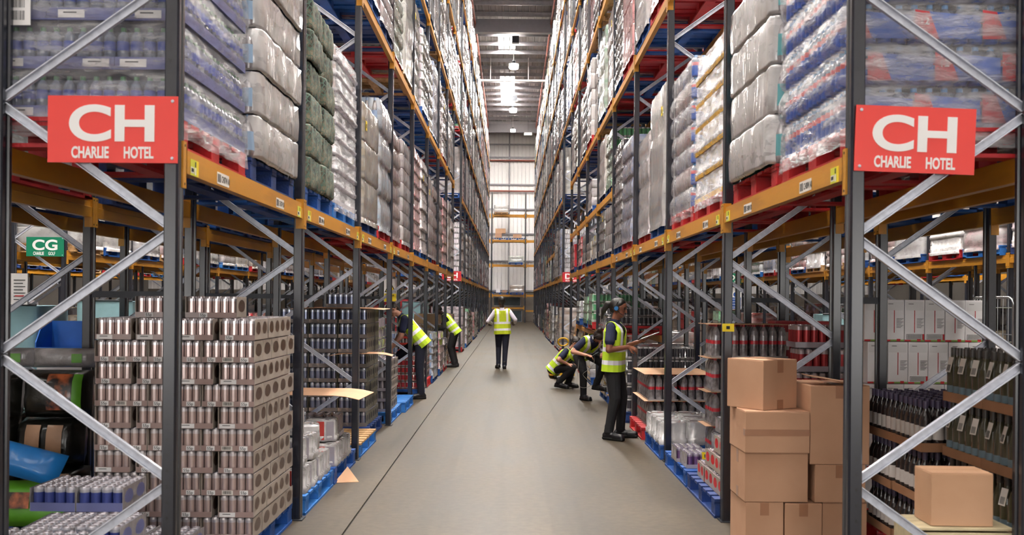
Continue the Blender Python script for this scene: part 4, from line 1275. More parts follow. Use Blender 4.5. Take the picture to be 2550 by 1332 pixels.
# ---- low grey packs in the second left bay
pallet(-2.08, 8.24, 0, 'bright blue', 'bright blue pallet under the low grey packs beside second upright')
pallet(-2.08, 9.50, 0, 'blue', 'blue pallet just before the third left upright')
G = 'grey drink packs in the second left bay'
pk = []
DPK = [(-1.74, 7.83, .15, 1), (-1.74, 8.12, .15, 1), (-1.74, 8.41, .15, 1), (-1.74, 8.68, .15, 1), (-2.05, 7.83, .15, 1), (-2.05, 8.15, .15, 1), (-1.78, 7.88, .36, 1), (-1.76, 8.2, .36, 1), (-2.08, 7.9, .36, 1), (-2.1, 8.2, .36, 1),
                                     (-1.72, 9.1, .15, 1), (-1.72, 9.4, .15, 1), (-1.72, 9.7, .15, 1), (-2.02, 9.1, .15, 1), (-2.02, 9.45, .15, 1), (-1.76, 9.25, .36, 2)]
DPW = pos_words(DPK[:10], ('inner', 'aisle'), -1.9) + pos_words(DPK[10:], ('inner', 'aisle'), -1.9)
for i, (x, y, z, w) in enumerate(DPK):
    t = thing('drink_pack', 'grey drink pack on %s second-bay pallet, %s' % ('nearer left' if i < 10 else 'farther left', DPW[i]), 'drink pack', (x, y, z), rng.uniform(-.06, .06), G)
    obj('carton_rows', load_mesh(.30, .26, .20, 1, 'tray', 1, 'wrapped_clear', .012, 0), t).color = tone('grey')
    for q in (-.09, 0, .09):
        obj('carton_end', boxmesh('carton_end', .07, .006, .17, 'tray_red' if q == 0 else 'tray_grey'), t, (q, -.136, .015))
for i, (x, y, z) in enumerate([(-1.86, 8.05, .57), (-1.84, 8.62, .37)]):
    t = thing('bottle_pack', 'crumpled film-wrapped bottle pack on the low grey packs, %s' % ('nearer' if i == 0 else 'farther'), 'bottle pack', (x, y, z), .2, None)
    obj('wrapped_bottles', load_mesh(.34, .28, .22, 1, 'soft', i + 5, 'wrapped', .05, 0), t).color = tone('white')
can_case('large silver cans standing in a pack before the third left upright', (-1.80, 9.55, .37), 4, 3, .085, .20, .04, 'can_silver', 'tray_grey', None, .05, name='can_pack')
pallet(-2.08, 11.05, 0, 'bright blue', 'empty pallet with pale wooden deck between left uprights', topmat='wood_pallet')

# cardboard sheets between layers
def sheet(label, loc, sx, sy, rotz=0.0, droop=.05, mat='cardboard_pale'):
    b = MB(); n = 9; v = []
    for j in (0, 1):
        for i in range(n):
            u = i / (n - 1)
            v.append(((u - .5) * sx, (j - .5) * sy, -droop * max(0, (abs(u - .5) * 2 - .55)) ** 1.5))
    top = [(x, y, z + .004) for x, y, z in v]
    b.add(v + top, [(i, n + i, n + i + 1, i + 1) for i in range(n - 1)] + [(2 * n + i, 2 * n + i + 1, 3 * n + i + 1, 3 * n + i) for i in range(n - 1)] + [(i, i + 1, 2 * n + i + 1, 2 * n + i) for i in range(n - 1)] + [(n + i + 1, n + i, 3 * n + i, 3 * n + i + 1) for i in range(n - 1)] + [(0, 2 * n, 3 * n, n), (n - 1, 2 * n - 1, 4 * n - 1, 3 * n - 1)], mat)
    return tag(obj('cardboard_sheet', b.mesh('cardboard_sheet'), None, loc, (0, 0, rotz)), label, 'cardboard')

# ---- mid-distance stacks of can cases
def can_stack(x_aisle, sgn, y0, layers, nx, ny, d, h, th, can, tray, desc, group, side, z0=.152, cols=3, rows=3, pal='blue', pal_label=None, split=True):
    px, py, pz = nx * d + .022, ny * d + .02, h + .009
    if pal_label:
        pallet(x_aisle + sgn * .46, y0 + .54, z0 - .152, pal, pal_label)
    for l in range(layers):
        for r_ in range(rows):
            for c_ in range(cols):
                if r_ > 0 and c_ > 0 and l < layers - 1: continue
                x = x_aisle + sgn * (px * (c_ + .5)) + rng.uniform(-.006, .006); y = y0 + py * (r_ + .5)
                can_case('%s, %s layer, %s row from front, %s in from aisle' % (desc, ORD[l], ORD[r_], ORD[c_]), (x, y, z0 + pz * l), nx, ny, d, h, th, can, tray, group, rng.uniform(-.012, .012), split=(split and r_ == 0), side=side, hole='black_print')
can_stack(-1.72, -1, 11.80, 8, 5, 5, .066, .168, .045, 'can_dark', 'tray_dark', 'dark can case in third-bay stack', 'dark can cases in the third left bay', 'side_card_dark', pal='dark blue', pal_label='dark blue pallet under the dark can cases')
sheet('cardboard sheet jutting out high in the dark can stack', (-2.1, 12.3, .152 + .177 * 8 + .002), 1.1, 1.15, .05)
sheet('cardboard sheet curling out halfway up the dark can stack', (-1.80, 11.9, .152 + .177 * 5 - .007), .75, .4, .1, .1)
sheet('broad cardboard sheet lying over the grey packs', (-1.86, 9.55, .78), .95, .75, -.05, .12)
can_case('dark can case standing alone on top of the cardboard sheet', (-2.05, 12.0, .152 + .177 * 8 + .01), 5, 5, .066, .168, .045, 'can_dark', 'tray_dark', None, 0, side='side_card_dark', hole='black_print')
can_stack(-1.64, -1, 13.35, 5, 4, 5, .064, .132, .04, 'can_silver', 'tray_grey', 'silver can case in fourth-bay stack', 'silver can cases in the fourth left bay', 'side_card', pal='bright blue', pal_label='bright blue pallet under the silver can cases', rows=3)
can_stack(-1.62, -1, 18.95, 7, 4, 5, .064, .12, .045, 'can_silver', 'tray_red', 'red-tray can case in sixth-bay stack', 'red-tray can cases in the sixth left bay', 'side_card', pal='red', pal_label='red pallet under the red-tray can cases', rows=3, cols=2, split=False)
pallet(-2.05, 15.2, 0, 'bright blue', 'bright blue pallet at the feet of the bending man')
pallet(-2.05, 17.3, 0, 'blue', 'blue pallet behind the legs of the bending man')
def gstack(x, y, z, label, c, h, ly, st, wr, pal, ends, wx=1.0, wy=1.12, seed=0):
    return rack_load(x, y, z, label, c, h, ly, st, wr, pal, ends, wx, wy, seed, None, name='ground_stack')
gstack(-2.3, 14.55, 0, 'tall silver and grey case stack behind the fourth left upright', 'silver', 1.25, 8, 'tray', 'goods_bare', 'dark blue', 'can', wx=.8)
t = thing('lime_packs', 'lime-green shrink-wrapped packs stacked behind the bending man', 'drink pack', (-2.85, 17.0, 0))
obj('pack_column', load_mesh(.62, .8, 1.42, 6, 'tray', 2, 'goods_bare', .02, 0), t).color = srgb('#7FA01E')
obj('hi_vis_top', load_mesh(.3, .3, .16, 1, 'soft', 1, 'goods_bare', .05, 0), t, (.1, 0, 1.42)).color = srgb('#C8E22A')  # rounded yellow block standing in for a stooping worker's hi-vis
gstack(-2.05, 17.35, .0, 'dark red can packs under the fifth left bay', 'mixed red and green', .5, 4, 'tray', 'goods_bare', 'blue', 'can')
gstack(-2.05, 20.3, 0, 'silver and blue can packs on a blue pallet, sixth left bay', 'pale blue', .85, 6, 'tray', 'wrapped_clear', 'blue', 'can')
gstack(-2.05, 22.2, 0, 'pinkish can packs beside the far bending worker', 'pink', .8, 5, 'tray', 'wrapped_clear', 'blue', 'can')
gstack(-2.05, 23.5, 0, 'purple wrapped packs on a red pallet, seventh left bay', 'silver', .6, 4, 'tray', 'wrapped_clear', 'red', 'can')
gstack(-2.05, 25.2, 0, 'copper-coloured can packs by the left cross aisle', 'brown', .9, 7, 'tray', 'goods_bare', 'red', 'can')
gstack(-2.05, 26.4, 0, 'brown carton stack by the left cross aisle', 'brown', 1.15, 4, 'smooth', 'goods_bare', 'blue', 'box')

# ------------------------------------------------------------------ bottles
BOT = {}
def bottle(name, prof, mats, n=10):
    b = MB(); b.lathe(prof, n, mats); BOT[name] = b.mesh('bottle')
bottle('wine', [(.033, 0), (.0365, .006), (.0365, .07), (.0365, .15), (.0365, .19), (.030, .215), (.0155, .245), (.0145, .26), (.0155, .262), (.0155, .305)], ['bottle_wine', 'bottle_wine', 'bottle_label', 'bottle_wine', 'bottle_wine', 'bottle_wine', 'bottle_wine', 'bottle_cap_purple', 'bottle_cap_purple'])
bottle('olive', [(.033, 0), (.0365, .006), (.0365, .05), (.0365, .09), (.0365, .17), (.032, .205), (.0165, .25), (.0145, .265), (.0155, .268), (.0155, .31)], ['bottle_olive', 'bottle_olive', 'bottle_label_blue', 'bottle_olive', 'bottle_olive', 'bottle_olive', 'bottle_olive', 'bottle_cap_dark', 'bottle_cap_dark'])
bottle('water', [(.026, 0), (.031, .008), (.031, .06), (.0295, .075), (.031, .09), (.031, .135), (.026, .165), (.013, .185), (.0135, .187), (.0135, .205)], ['bottle_clear', 'bottle_clear', 'bottle_clear', 'bottle_clear', 'bottle_blue_label', 'bottle_clear', 'bottle_clear', 'cap_green', 'cap_green'])
bottle('cola', [(.03, 0), (.041, .012), (.042, .09), (.042, .13), (.042, .165), (.042, .215), (.035, .26), (.0145, .298), (.0155, .30), (.0155, .32)], ['bottle_clear_grey', 'bottle_clear_grey', 'bottle_clear_grey', 'squash_red', 'bottle_clear_grey', 'bottle_clear_grey', 'bottle_clear_grey', 'cap_red', 'cap_red'])
bottle('squash', [(.03, 0), (.037, .01), (.037, .05), (.037, .10), (.037, .13), (.031, .155), (.014, .178), (.016, .18), (.016, .198)], ['squash_blue', 'squash_blue', 'squash_blue', 'squash_red', 'bottle_clear', 'bottle_clear', 'cap_blue', 'cap_blue'])
def bottle_case(label, loc, kind, nx, ny, d, tray, th, group, rotz=0.0, split=True, cat='bottle case', name='bottle_case', tags=False, tilt=0):
    t = thing(name, label, cat, loc, rotz, group)
    obj('tray', tray_mesh(nx * d + .008, ny * d + .008, th, tray), t)
    if split:
        for i in range(nx): obj('bottle', BOT[kind], t, ((i - (nx - 1) / 2) * d, -(ny - 1) / 2 * d, .003))
    o = obj('bottle_rows', rows_mesh(kind, d, 0, nx, ny, split, 'bottle'), t, (0, 0, .003)); o['kind'] = 'stuff'
    if tags:
        for i in range(nx // 2):
            b = MB(); b.box(-.025, .025, -.0012, 0, -.045, .045, 'label_paper')
            for q in range(6): b.box(-.018 + q * .006, -.0155 + q * .006, -.002, -.0012, -.038, 0, 'black_print')
            obj('hang_tag', b.mesh('hang_tag'), t, ((i * 2 + .5 - (nx - 1) / 2) * d, -ny / 2 * d - .002, .215), (R(-14), 0, rng.uniform(-.2, .2)))
    return t
# right: purple-capped wine cases, and the taller olive stack in front
G = 'purple-capped bottle cases in the near right bay'
pallet(3.02, 6.56, 0, 'red', 'red pallet under the purple-capped bottle cases')
for l in range(3):
    for c_ in range(2):
        for r_ in range(3):
            if r_ and l < 2 and c_: continue
            bottle_case('purple-capped bottle case, %s layer up, %s, %s row in' % (ORD[l], ('nearer end', 'farther end')[c_], ORD[r_]), (2.665 + .325 * r_, 6.22 + .475 * c_, .152 + .315 * l), 'wine', 6, 4, .076, 'tray_kraft', .055, G, rng.uniform(-.02, .02) - math.pi / 2, split=(r_ == 0))
G = 'olive bottle cases stacked near the right edge'
for l in range(4):
    for c_ in range(2):
        for r_ in range(2):
            bottle_case('olive bottle case with paper tags, %s layer up, %s, %s row in' % (ORD[l], ('nearer end', 'farther end')[c_], ORD[r_]), (2.72 + .33 * r_, 5.10 + .48 * c_, .152 + .322 * l), 'olive', 6, 4, .078, 'tray_kraft', .055, G, -math.pi / 2 + rng.uniform(-.01, .01), split=(r_ == 0), tags=(r_ == 0))
pallet(3.06, 5.33, 0, 'wooden', 'wooden pallet under the olive bottle cases')
# cola bottles behind the aisle edge, right
G = 'red-capped cola bottle packs'
pallet(2.10, 12.55, 0, 'red', 'red pallet behind the standing woman')
for l in range(2):
    for r_ in range(3):
        for c_ in range(2):
            bottle_case('red-capped bottle pack by the standing woman, %s layer, %s along, %s in' % (ORD[l], ORD[r_], ORD[c_]), (1.86 + .40 * c_, 12.14 + .36 * r_, .152 + .325 * l), 'cola', 4, 4, .09, 'pack_film', .02, G, rng.uniform(-.02, .02), split=(r_ == 0), name='bottle_pack')
    sheet('cardboard sheet over the %s layer of red-capped bottles' % ORD[l], (2.06, 12.5, .152 + .325 * (l + 1) - .006), .86, 1.15, 0, .0)
for l in range(4):
    for c_ in range(2):
        bottle_case('red-capped bottle pack in the taller rear stack, %s layer, %s' % (ORD[l], ('left', 'right')[c_]), (2.14 + .38 * c_, 9.75, .152 + .33 * l), 'cola', 4, 4, .09, 'pack_film', .02, G, rng.uniform(-.03, .03), name='bottle_pack')
    sheet('cardboard layer sheet in the taller rear bottle stack, %s up' % ORD[l], (2.3, 9.75, .152 + .33 * (l + 1) - .006), .8, .42, 0, .0)
pallet(2.10, 8.26, 0, 'dark blue', 'dark blue pallet next to the second right upright')
pallet(2.10, 9.53, 0, 'blue', 'blue pallet before the third right upright')
pallet(2.10, 11.05, 0, 'blue', 'blue pallet after the third right upright')
G = 'red can packs in the second right bay'
RPK = [(1.80, 7.85, .152), (1.80, 8.2, .152), (1.80, 8.55, .152), (2.12, 7.85, .152), (2.12, 8.2, .152), (2.12, 8.55, .152), (1.82, 7.9, .30), (1.82, 8.25, .30), (2.14, 7.9, .30), (2.14, 8.25, .30), (1.84, 8.0, .448), (2.14, 8.02, .448)]
RPW = pos_words(RPK, ('aisle', 'inner'), 1.95)
for i, (x, y, z) in enumerate(RPK):
    can_case('red can pack beside cardboard boxes, %s' % RPW[i], (x, y, z), 4, 5, .066, .138, .03, 'can_red', 'tray_red', G, rng.uniform(-.04, .04), side='side_card', hole='red_print', name='can_pack')
for i, (x, y, z, c, tr) in enumerate([(1.75, 9.2, .152, 'can_purple', 'tray_grey'), (1.72, 9.55, .152, 'can_purple', 'tray_grey'), (2.0, 9.25, .152, 'can_teal', 'tray_grey'), (2.28, 9.28, .152, 'can_teal', 'tray_grey'), (2.05, 9.24, .30, 'can_teal', 'tray_grey'), (2.32, 9.26, .30, 'can_teal', 'tray_grey'), (2.1, 9.3, .448, 'can_teal', 'tray_grey'), (2.36, 9.3, .448, 'can_teal', 'tray_grey')]):
    can_case('%s can pack by third right upright, %s' % (c[4:], ('nearer one', 'farther one', 'bottom left', 'bottom right', 'middle left', 'middle right', 'top left', 'top right')[i]), (x, y, z), 4, 5, .06, .138, .035, c, tr, 'mixed can packs in the second right bay', rng.uniform(-.05, .05), side='pack_film', hole='tray_grey', name='can_pack')
b = MB(); b.box(-.035, .035, -.001, 0, -.035, .035, 'sticker_yellow'); b.box(-.012, .016, -.0016, -.001, -.015, .015, 'black_print'); tag(obj('stock_tag', b.mesh('stock_tag'), None, (1.80, 9.03, .27), (R(-8), 0, .1)), 'yellow stock tag on the purple can pack', 'tag')
t = thing('can_pack', 'pale grey shrink-wrapped block of packs after the third right upright', 'can pack', (2.05, 11.05, .152))
for i in range(3):
    for j in range(3):
        obj('pack', load_mesh(.3, .36, .24, 1, 'tray', 2, 'wrapped', .015, 0), t, (-.3 + .31 * i, -.38 + .38 * j, 0)).color = tone('white')
gstack(2.1, 14.2, 0, 'dark packs in the fourth right bay behind the standing woman', 'dark', .9, 5, 'tray', 'goods_bare', 'dark blue', 'can')
gstack(2.1, 16.9, 0, 'low dark packs beside the stooping woman', 'dark', .35, 2, 'soft', 'wrapped_clear', 'blue', None)
gstack(2.1, 20.2, 0, 'low grey packs under the sixth right bay', 'grey', .5, 3, 'soft', 'wrapped_clear', 'blue', None)
gstack(2.1, 22.8, 0, 'brown cartons under the seventh right bay', 'brown', .8, 4, 'smooth', 'goods_bare', 'red', 'box')
gstack(2.1, 25.4, 0, 'brown cartons beside the right cross aisle', 'brown', .85, 5, 'smooth', 'goods_bare', 'dark blue', 'box')
pallet(2.10, 15.6, 0, 'blue', 'blue pallet with pale deck behind the standing woman', topmat='wood_pallet')
# low shelf with pallets of green and dark cans
for i in (4, 5, 6):
    for s2, x in ((1, 0), (-1, DEP)):
        obj('beam', beam_mesh(BAY - PW, s2, True), rack_R, (x, RY[i] + PW - RY[0], 1.12 - BEAM_H))
gstack(2.08, 17.0, 1.12, 'dark cans on the low right shelf, nearest', 'dark', .3, 2, 'tray', 'goods_bare', 'red', 'can')
gstack(2.08, 19.6, 1.12, 'green can cases on the low right shelf', 'green', .55, 3, 'tray', 'goods_bare', 'red', 'can')
gstack(2.08, 20.9, 1.12, 'dark and green can cases on the low right shelf', 'green', .5, 3, 'tray', 'goods_bare', 'blue', 'can')
gstack(2.08, 23.2, 1.12, 'silver can cases on the low right shelf', 'silver', .4, 3, 'tray', 'goods_bare', 'blue', 'can')

# ------------------------------------------------------------------ cardboard cartons, right foreground
def carton(label, x, y, z, sx, sy, sz, rotz=0.0, tapes=('top',), mat='cardboard', group=None, open_flap=False, name='carton', band=None):
    t = thing(name, label, 'box', (x, y, z), rotz, group)
    obj('box_body', boxmesh('box_body', sx, sy, sz, mat, .004), t)
    for s in (-1, 1):
        b = MB(); b.box(-sx / 2 + .002, sx / 2 - .002, min(s * .003, s * (sy / 2 - .002)), max(s * .003, s * (sy / 2 - .002)), 0, .004, mat)
        f = obj('top_flap', b.mesh('top_flap'), t, (0, 0, sz))
        if open_flap and s < 0:
            f.rotation_euler = (R(0), R(9), 0); f.location = (sx * .0, 0, sz + .03)
    for tp in tapes:
        b = MB()
        if tp == 'top': b.box(-.03, .03, -sy / 2 - .001, -sy / 2, sz - .085, sz, 'parcel_tape'); b.box(-.03, .03, -sy / 2 - .001, sy / 2, sz + .004, sz + .0052, 'parcel_tape')
        elif tp == 'low': b.box(-.03, .03, -sy / 2 - .001, -sy / 2, 0, .065, 'parcel_tape')
        elif tp == 'left': b.box(-sx / 2 - .001, -sx / 2, -.03, .03, sz - .09, sz, 'parcel_tape')
        elif tp == 'leftlow': b.box(-sx / 2 - .001, -sx / 2, -.03, .03, 0, .07, 'parcel_tape')
        elif tp == 'band': b.box(-sx / 2 - .0012, sx / 2 + .0012, -sy / 2 - .0012, -sy / 2, sz * .42, sz * .58, 'parcel_tape'); b.box(-sx / 2 - .0012, -sx / 2, -sy / 2, -sy / 2 + .05, sz * .42, sz * .58, 'parcel_tape')
        obj('tape', b.mesh('tape'), t)
    return t
YB = 6.62
carton('cardboard box at floor level, left end of the near right pile', 1.722, YB + .24, 0, .255, .46, .335, 0, ('top',))
carton('cardboard box at floor level, second from left in the pile', 1.985, YB + .22, 0, .25, .42, .33, 0, ('top',))
carton('cardboard box at floor level, right end behind the near upright', 2.265, YB + .24, 0, .30, .44, .335, 0, ())
carton('wide cardboard box, second up in the left column of the pile', 1.80, YB + .23, .341, .425, .44, .325, .0, ('left', 'leftlow'))
carton('cardboard box with a brown tape band, third up in the left column', 1.80, YB + .225, .672, .435, .45, .275, .01, ('band',))
carton('topmost cardboard box of the pile, turned to show two sides', 1.765, YB + .28, .953, .335, .335, .335, R(33), ('top', 'low'))
carton('cardboard box holding up the tall box behind the near upright', 2.23, YB + .22, .341, .34, .42, .25, 0, ('top',))
carton('tall cardboard box with loose top flaps behind the near right upright', 2.225, YB + .24, .597, .40, .46, .53, 0, ('top',), 'cardboard', None, True)
# wooden crates and a carton in the corner
t = thing('wooden_crate', 'pale wooden crate under the small carton at lower right', 'crate', (2.26, 5.02, .02))
for k in range(4):
    obj('crate_side', boxmesh('crate_side', .47, .012, .125, 'wood_crate', .003), t, (0, -.15, .005 + .135 * k)); obj('crate_side', boxmesh('crate_side', .47, .012, .125, 'wood_crate', .003), t, (0, .15, .005 + .135 * k))
    for s in (-1, 1): obj('crate_end', boxmesh('crate_end', .012, .29, .125, 'wood_crate', .003), t, (s * .229, 0, .005 + .135 * k))
for k in range(2): obj('crate_lid_board', boxmesh('crate_lid_board', .475, .15, .014, 'wood_crate', .003), t, (0, -.078 + .156 * k, .545))
carton('small cardboard box resting on the pale wooden crate', 2.255, 5.0, .582, .305, .22, .26, -.03, (), 'cardboard_pale')
pallet(2.3, 5.15, -.0, 'wooden', 'wooden pallet boards low at the right edge') if False else None

# ---- white fruit-juice cartons, red and blue boxes behind the right run
G = 'white juice cartons behind the near right upright'
_jc = {}
def juice_carton(label, x, y, z):
    t = thing('juice_carton', label, 'box', (x, y, z), rng.uniform(-.01, .01), G)
    obj('box_body', boxmesh('box_body', .158, .24, .335, 'white_card', .003), t)
    if not _jc:
        b = MB(); b.box(-.003, .003, -.1215, -.120, .07, .25, 'red_print'); _jc['seam'] = b.mesh('front_seam')
        b = MB(); b.box(-.07, .07, -.1212, -.120, .25, .318, 'white_plain'); b.box(-.05, -.01, -.1218, -.1212, .30, .304, 'black_print'); _jc['tab'] = b.mesh('tear_tab')
        b = MB(); b.box(-.079, .079, -.1208, -.120, 0, .014, 'green_print'); b.box(-.079, -.03, -.1212, -.1208, 0, .014, 'red_print'); b.box(.02, .05, -.1212, -.1208, 0, .02, 'red_print'); _jc['foot'] = b.mesh('fruit_print')
        b = MB(); b.box(-.065, .065, -.1212, -.120, .018, .058, 'black_print'); b.box(-.062, .062, -.1216, -.1212, .021, .055, 'white_plain')
        for q in range(22): b.box(-.057 + q * .0052, -.0545 + q * .0052, -.122, -.1216, .023, .053, 'black_print')
        b.box(.065, .078, -.1212, -.120, .012, .06, 'red_print'); _jc['code'] = b.mesh('barcode_label')
        b = MB()
        for q in range(9): b.box(.018, .018 + .045 + .01 * ((q * 7) % 3 - 1), -.1212, -.120, .11 + q * .009, .113 + q * .009, 'black_print')
        _jc['copy'] = b.mesh('small_print')
    for k in ('seam', 'tab', 'foot', 'copy'): obj(_jc[k].name.split('.')[0], _jc[k], t)
    if rng.random() < .5: obj('barcode_label', _jc['code'], t)
    return t
for l in range(5):
    for c_ in range(6):
        juice_carton('white juice carton behind near right upright, %s layer up, %s from left' % (ORD[l], ORD[c_]), 2.93 + .163 * c_ + (.03 if l % 2 else 0), 8.05, .02 + .340 * l)
carton('white carton with fruit picture on the end of the juice stack', 3.93, 8.1, .02 + .34 * 3 + .0, .16, .3, .30, 0, (), 'white_card')
t = thing('fruit_tray', 'white tray printed with fruit beside the juice cartons', 'box', (3.98, 7.85, 1.02))
obj('box_body', boxmesh('box_body', .24, .25, .25, 'white_card', .003), t)
b = MB(); b.lathe([(.03, 0), (.03, .001)], 10, 'red_print'); obj('fruit_print', b.mesh('fruit_print'), t, (-.05, -.1255, .2), (R(90), 0, 0))
b = MB(); b.lathe([(.035, 0), (.035, .001)], 10, 'green_print'); obj('fruit_print', b.mesh('fruit_print'), t, (.05, -.1255, .2), (R(90), 0, 0))
G = 'red bottle boxes behind the right run'
for l in range(4):
    for c_ in range(3):
        t = thing('bottle_box', 'dark red bottle box seen past second right upright, %s layer, %s from left' % (ORD[l], ORD[c_]), 'box', (2.78 + .21 * c_, 10.1, .375 * l), rng.uniform(-.02, .02), G)
        obj('box_body', boxmesh('box_body', .2, .3, .37, 'box_red', .003), t)
        b = MB(); b.prism([(-.018, 0), (.018, 0), (.018, .001), (-.018, .001)], (.02, -.1505, .08), (.02, -.1505, .26), (0, -1, 0), 'bottle_label'); obj('bottle_print', b.mesh('bottle_print'), t)
        b = MB(); b.box(-.07, -.01, -.152, -.15, .2, .3, 'bottle_label'); obj('box_label', b.mesh('box_label'), t)
G = 'blue bottle boxes behind the right run'
for l in range(3):
    for c_ in range(2):
        t = thing('bottle_box', 'dark blue bottle box seen past second right upright, %s layer, %s' % (ORD[l], ('left', 'right')[c_]), 'box', (2.80 + .29 * c_, 11.9, .448 * l), rng.uniform(-.02, .02), G)
        obj('box_body', boxmesh('box_body', .28, .34, .443, 'box_blue', .003), t)
        b = MB(); b.box(-.02, .02, -.1715, -.17, .16, .25, 'bottle_label'); b.box(-.008, .008, -.1715, -.17, .25, .31, 'bottle_label'); obj('bottle_print', b.mesh('bottle_print'), t)
        b = MB(); b.box(-.1, .08, -.1715, -.17, .05, .085, 'label_paper'); obj('box_label', b.mesh('box_label'), t)
G = 'red can packs behind the near right run'
for l in range(7):
    for c_ in range(2):
        can_case('red can pack left of the juice cartons, %s layer, %s' % (ORD[l], ('left', 'right')[c_]), (2.68 + .30 * c_ + (.02 if l % 2 else 0), 8.9, .214 * l), 4, 4, .07, .20, .05, 'can_red', 'tray_grey', G, rng.uniform(-.02, .02), name='can_pack')

# ---- roll cages
def roll_cage(label, x, y, rotz, full=True, sign=None, h=1.75):
    t = thing('roll_cage', label, 'roll cage', (x, y, 0), rotz, 'roll cages in the side aisle')
    w_, d_ = .70, .80
    for s in (-1, 1):
        b = MB(); X = s * w_ / 2
        b.tube([(X, -d_ / 2, .2), (X, -d_ / 2, h - .08), (X, -d_ / 2 + .02, h - .02), (X, -d_ / 2 + .08, h), (X, d_ / 2 - .08, h), (X, d_ / 2 - .02, h - .02), (X, d_ / 2, h - .08), (X, d_ / 2, .2)], .013, 'chrome_wire', 8)
        obj('side_frame', b.mesh('side_frame'), t)
        b = MB()
        for yy in np.linspace(-d_ / 2 + .09, d_ / 2 - .09, 7): b.tube([(X, yy, .2), (X, yy, h)], .004, 'chrome_wire', 5)
        for zz in (.5, .8, 1.1, 1.4): b.tube([(X, -d_ / 2, zz), (X, d_ / 2, zz)], .004, 'chrome_wire', 5)
        obj('wire_mesh', b.mesh('wire_mesh'), t)
    b = MB()
    for xx in np.linspace(-w_ / 2, w_ / 2, 8): b.tube([(xx, d_ / 2, .2), (xx, d_ / 2, h - .1)], .004, 'chrome_wire', 5)
    for zz in (.5, .9, 1.3, h - .1): b.tube([(-w_ / 2, d_ / 2, zz), (w_ / 2, d_ / 2, zz)], .006, 'chrome_wire', 5)
    obj('back_mesh', b.mesh('back_mesh'), t)
    b = MB(); b.box(-w_ / 2, w_ / 2, -d_ / 2, d_ / 2, .17, .2, 'steel_dark'); obj('cage_base', b.mesh('cage_base'), t)
    for sx in (-1, 1):
        for sy in (-1, 1):
            b = MB(); b.lathe([(.055, -.016), (.06, -.01), (.06, .01), (.055, .016)], 12, 'black_plastic'); obj('castor', b.mesh('castor'), t, (sx * .29, sy * .33, .06), (0, R(90), 0))
            b = MB(); b.box(-.02, .02, -.02, .02, 0, .06, 'galvanised'); obj('castor_fork', b.mesh('castor_fork'), t, (sx * .29, sy * .33, .115))
    if sign:
        b = MB(); b.box(-.13, .13, -.004, 0, -.2, .2, sign); b.box(-.09, .09, -.006, -.004, -.1, .16, 'white_plain'); o = obj('cage_sign', b.mesh('cage_sign'), t, (-w_ / 2 + .18, -d_ / 2 - .014, 1.42))
        if sign == 'white_metal':
            for q, m_ in ((.1, 'cap_yellow'), (.03, 'blue_print'), (-.04, 'red_print')):
                b = MB(); b.lathe([(.025, 0), (.025, .001)], 12, m_); obj('sign_symbol', b.mesh('sign_symbol'), o, (0, -.007, q), (R(90), 0, 0))
    return t
roll_cage('chrome roll cage nearest the right edge, with a hazard sign plate', 5.05, 9.6, 0, sign='white_metal', h=1.75)
roll_cage('chrome roll cage with a dark picture plate beside the juice cartons', 4.40, 10.6, .03, sign='steel_dark', h=1.70)
roll_cage('low roll cage half hidden behind the juice cartons', 4.35, 11.9, .0, h=1.66)
for i, (x, y, z, c, sz) in enumerate(((5.0, 9.6, .2, 'box_blue', .5), (4.95, 9.55, .71, 'white_card', .35), (5.05, 9.65, 1.07, 'lime_pack', .2), (4.40, 10.6, .2, 'cardboard', .45), (4.42, 10.6, .66, 'sign_green', .25), (4.38, 10.58, .92, 'white_card', .3))):
    carton('%s box inside a chrome roll cage, %s' % ({'box_blue': 'blue', 'white_card': 'white', 'lime_pack': 'lime', 'cardboard': 'brown', 'sign_green': 'green'}[c], ('bottom of nearer cage', 'middle of nearer cage', 'top of nearer cage', 'bottom of farther cage', 'middle of farther cage', 'top of farther cage')[i]), x, y, z, .46, .46, sz, .04 * (i % 3), (), c)

# ---- left side aisle: covered cages, notice board, blue box, charcoal bags
def cloth_cage(label, x, y, w_, d_, h, rotz):
    t = thing('covered_cage', label, 'roll cage', (x, y, 0), rotz, 'cages under teal covers')
    b = MB(); n = 40; v = []; rgs = []
    rr = random.Random(5)
    ph = [rr.uniform(0, 6.28) for _ in range(6)]
    for zi, z in enumerate(np.linspace(.12, h, 9)):
        fl = (1 - zi / 8) * .035 + .006
        for k in range(n):
            u = k / n * 4; s = int(u); f = u - s
            cx, cy = [(-1 + 2 * f, -1), (1, -1 + 2 * f), (1 - 2 * f, 1), (-1, 1 - 2 * f)][s]
            wob = 1 + fl * math.sin(k * 1.9 + ph[0] + z) + fl * .7 * math.sin(k * .83 + ph[1] + z * 2)
            v.append((cx * w_ / 2 * wob, cy * d_ / 2 * wob, z))
    b.add(v, [(a * n + k, a * n + (k + 1) % n, (a + 1) * n + (k + 1) % n, (a + 1) * n + k) for a in range(8) for k in range(n)], 'teal_cloth', True)
    b.add(v[-n:], [tuple(range(n))], 'teal_cloth')
    obj('cover', b.mesh('cover'), t)
    b = MB(); b.tube([(-w_ / 2, -d_ / 2 - .01, h + .01), (w_ / 2, -d_ / 2 - .01, h + .01)], .012, 'steel_dark', 8); obj('top_rail', b.mesh('top_rail'), t)
    for sx in (-1, 1):
        b = MB(); b.lathe([(.055, -.016), (.06, -.01), (.06, .01), (.055, .016)], 12, 'black_plastic'); obj('castor', b.mesh('castor'), t, (sx * w_ * .38, 0, .06), (0, R(90), 0))
    return t
cloth_cage('teal-covered cage below the white notice board at left edge', -4.60, 8.95, .86, .7, 1.60, .05)
cloth_cage('teal-covered cage farther down the left side aisle', -5.75, 14.2, .75, .7, 1.62, .1)
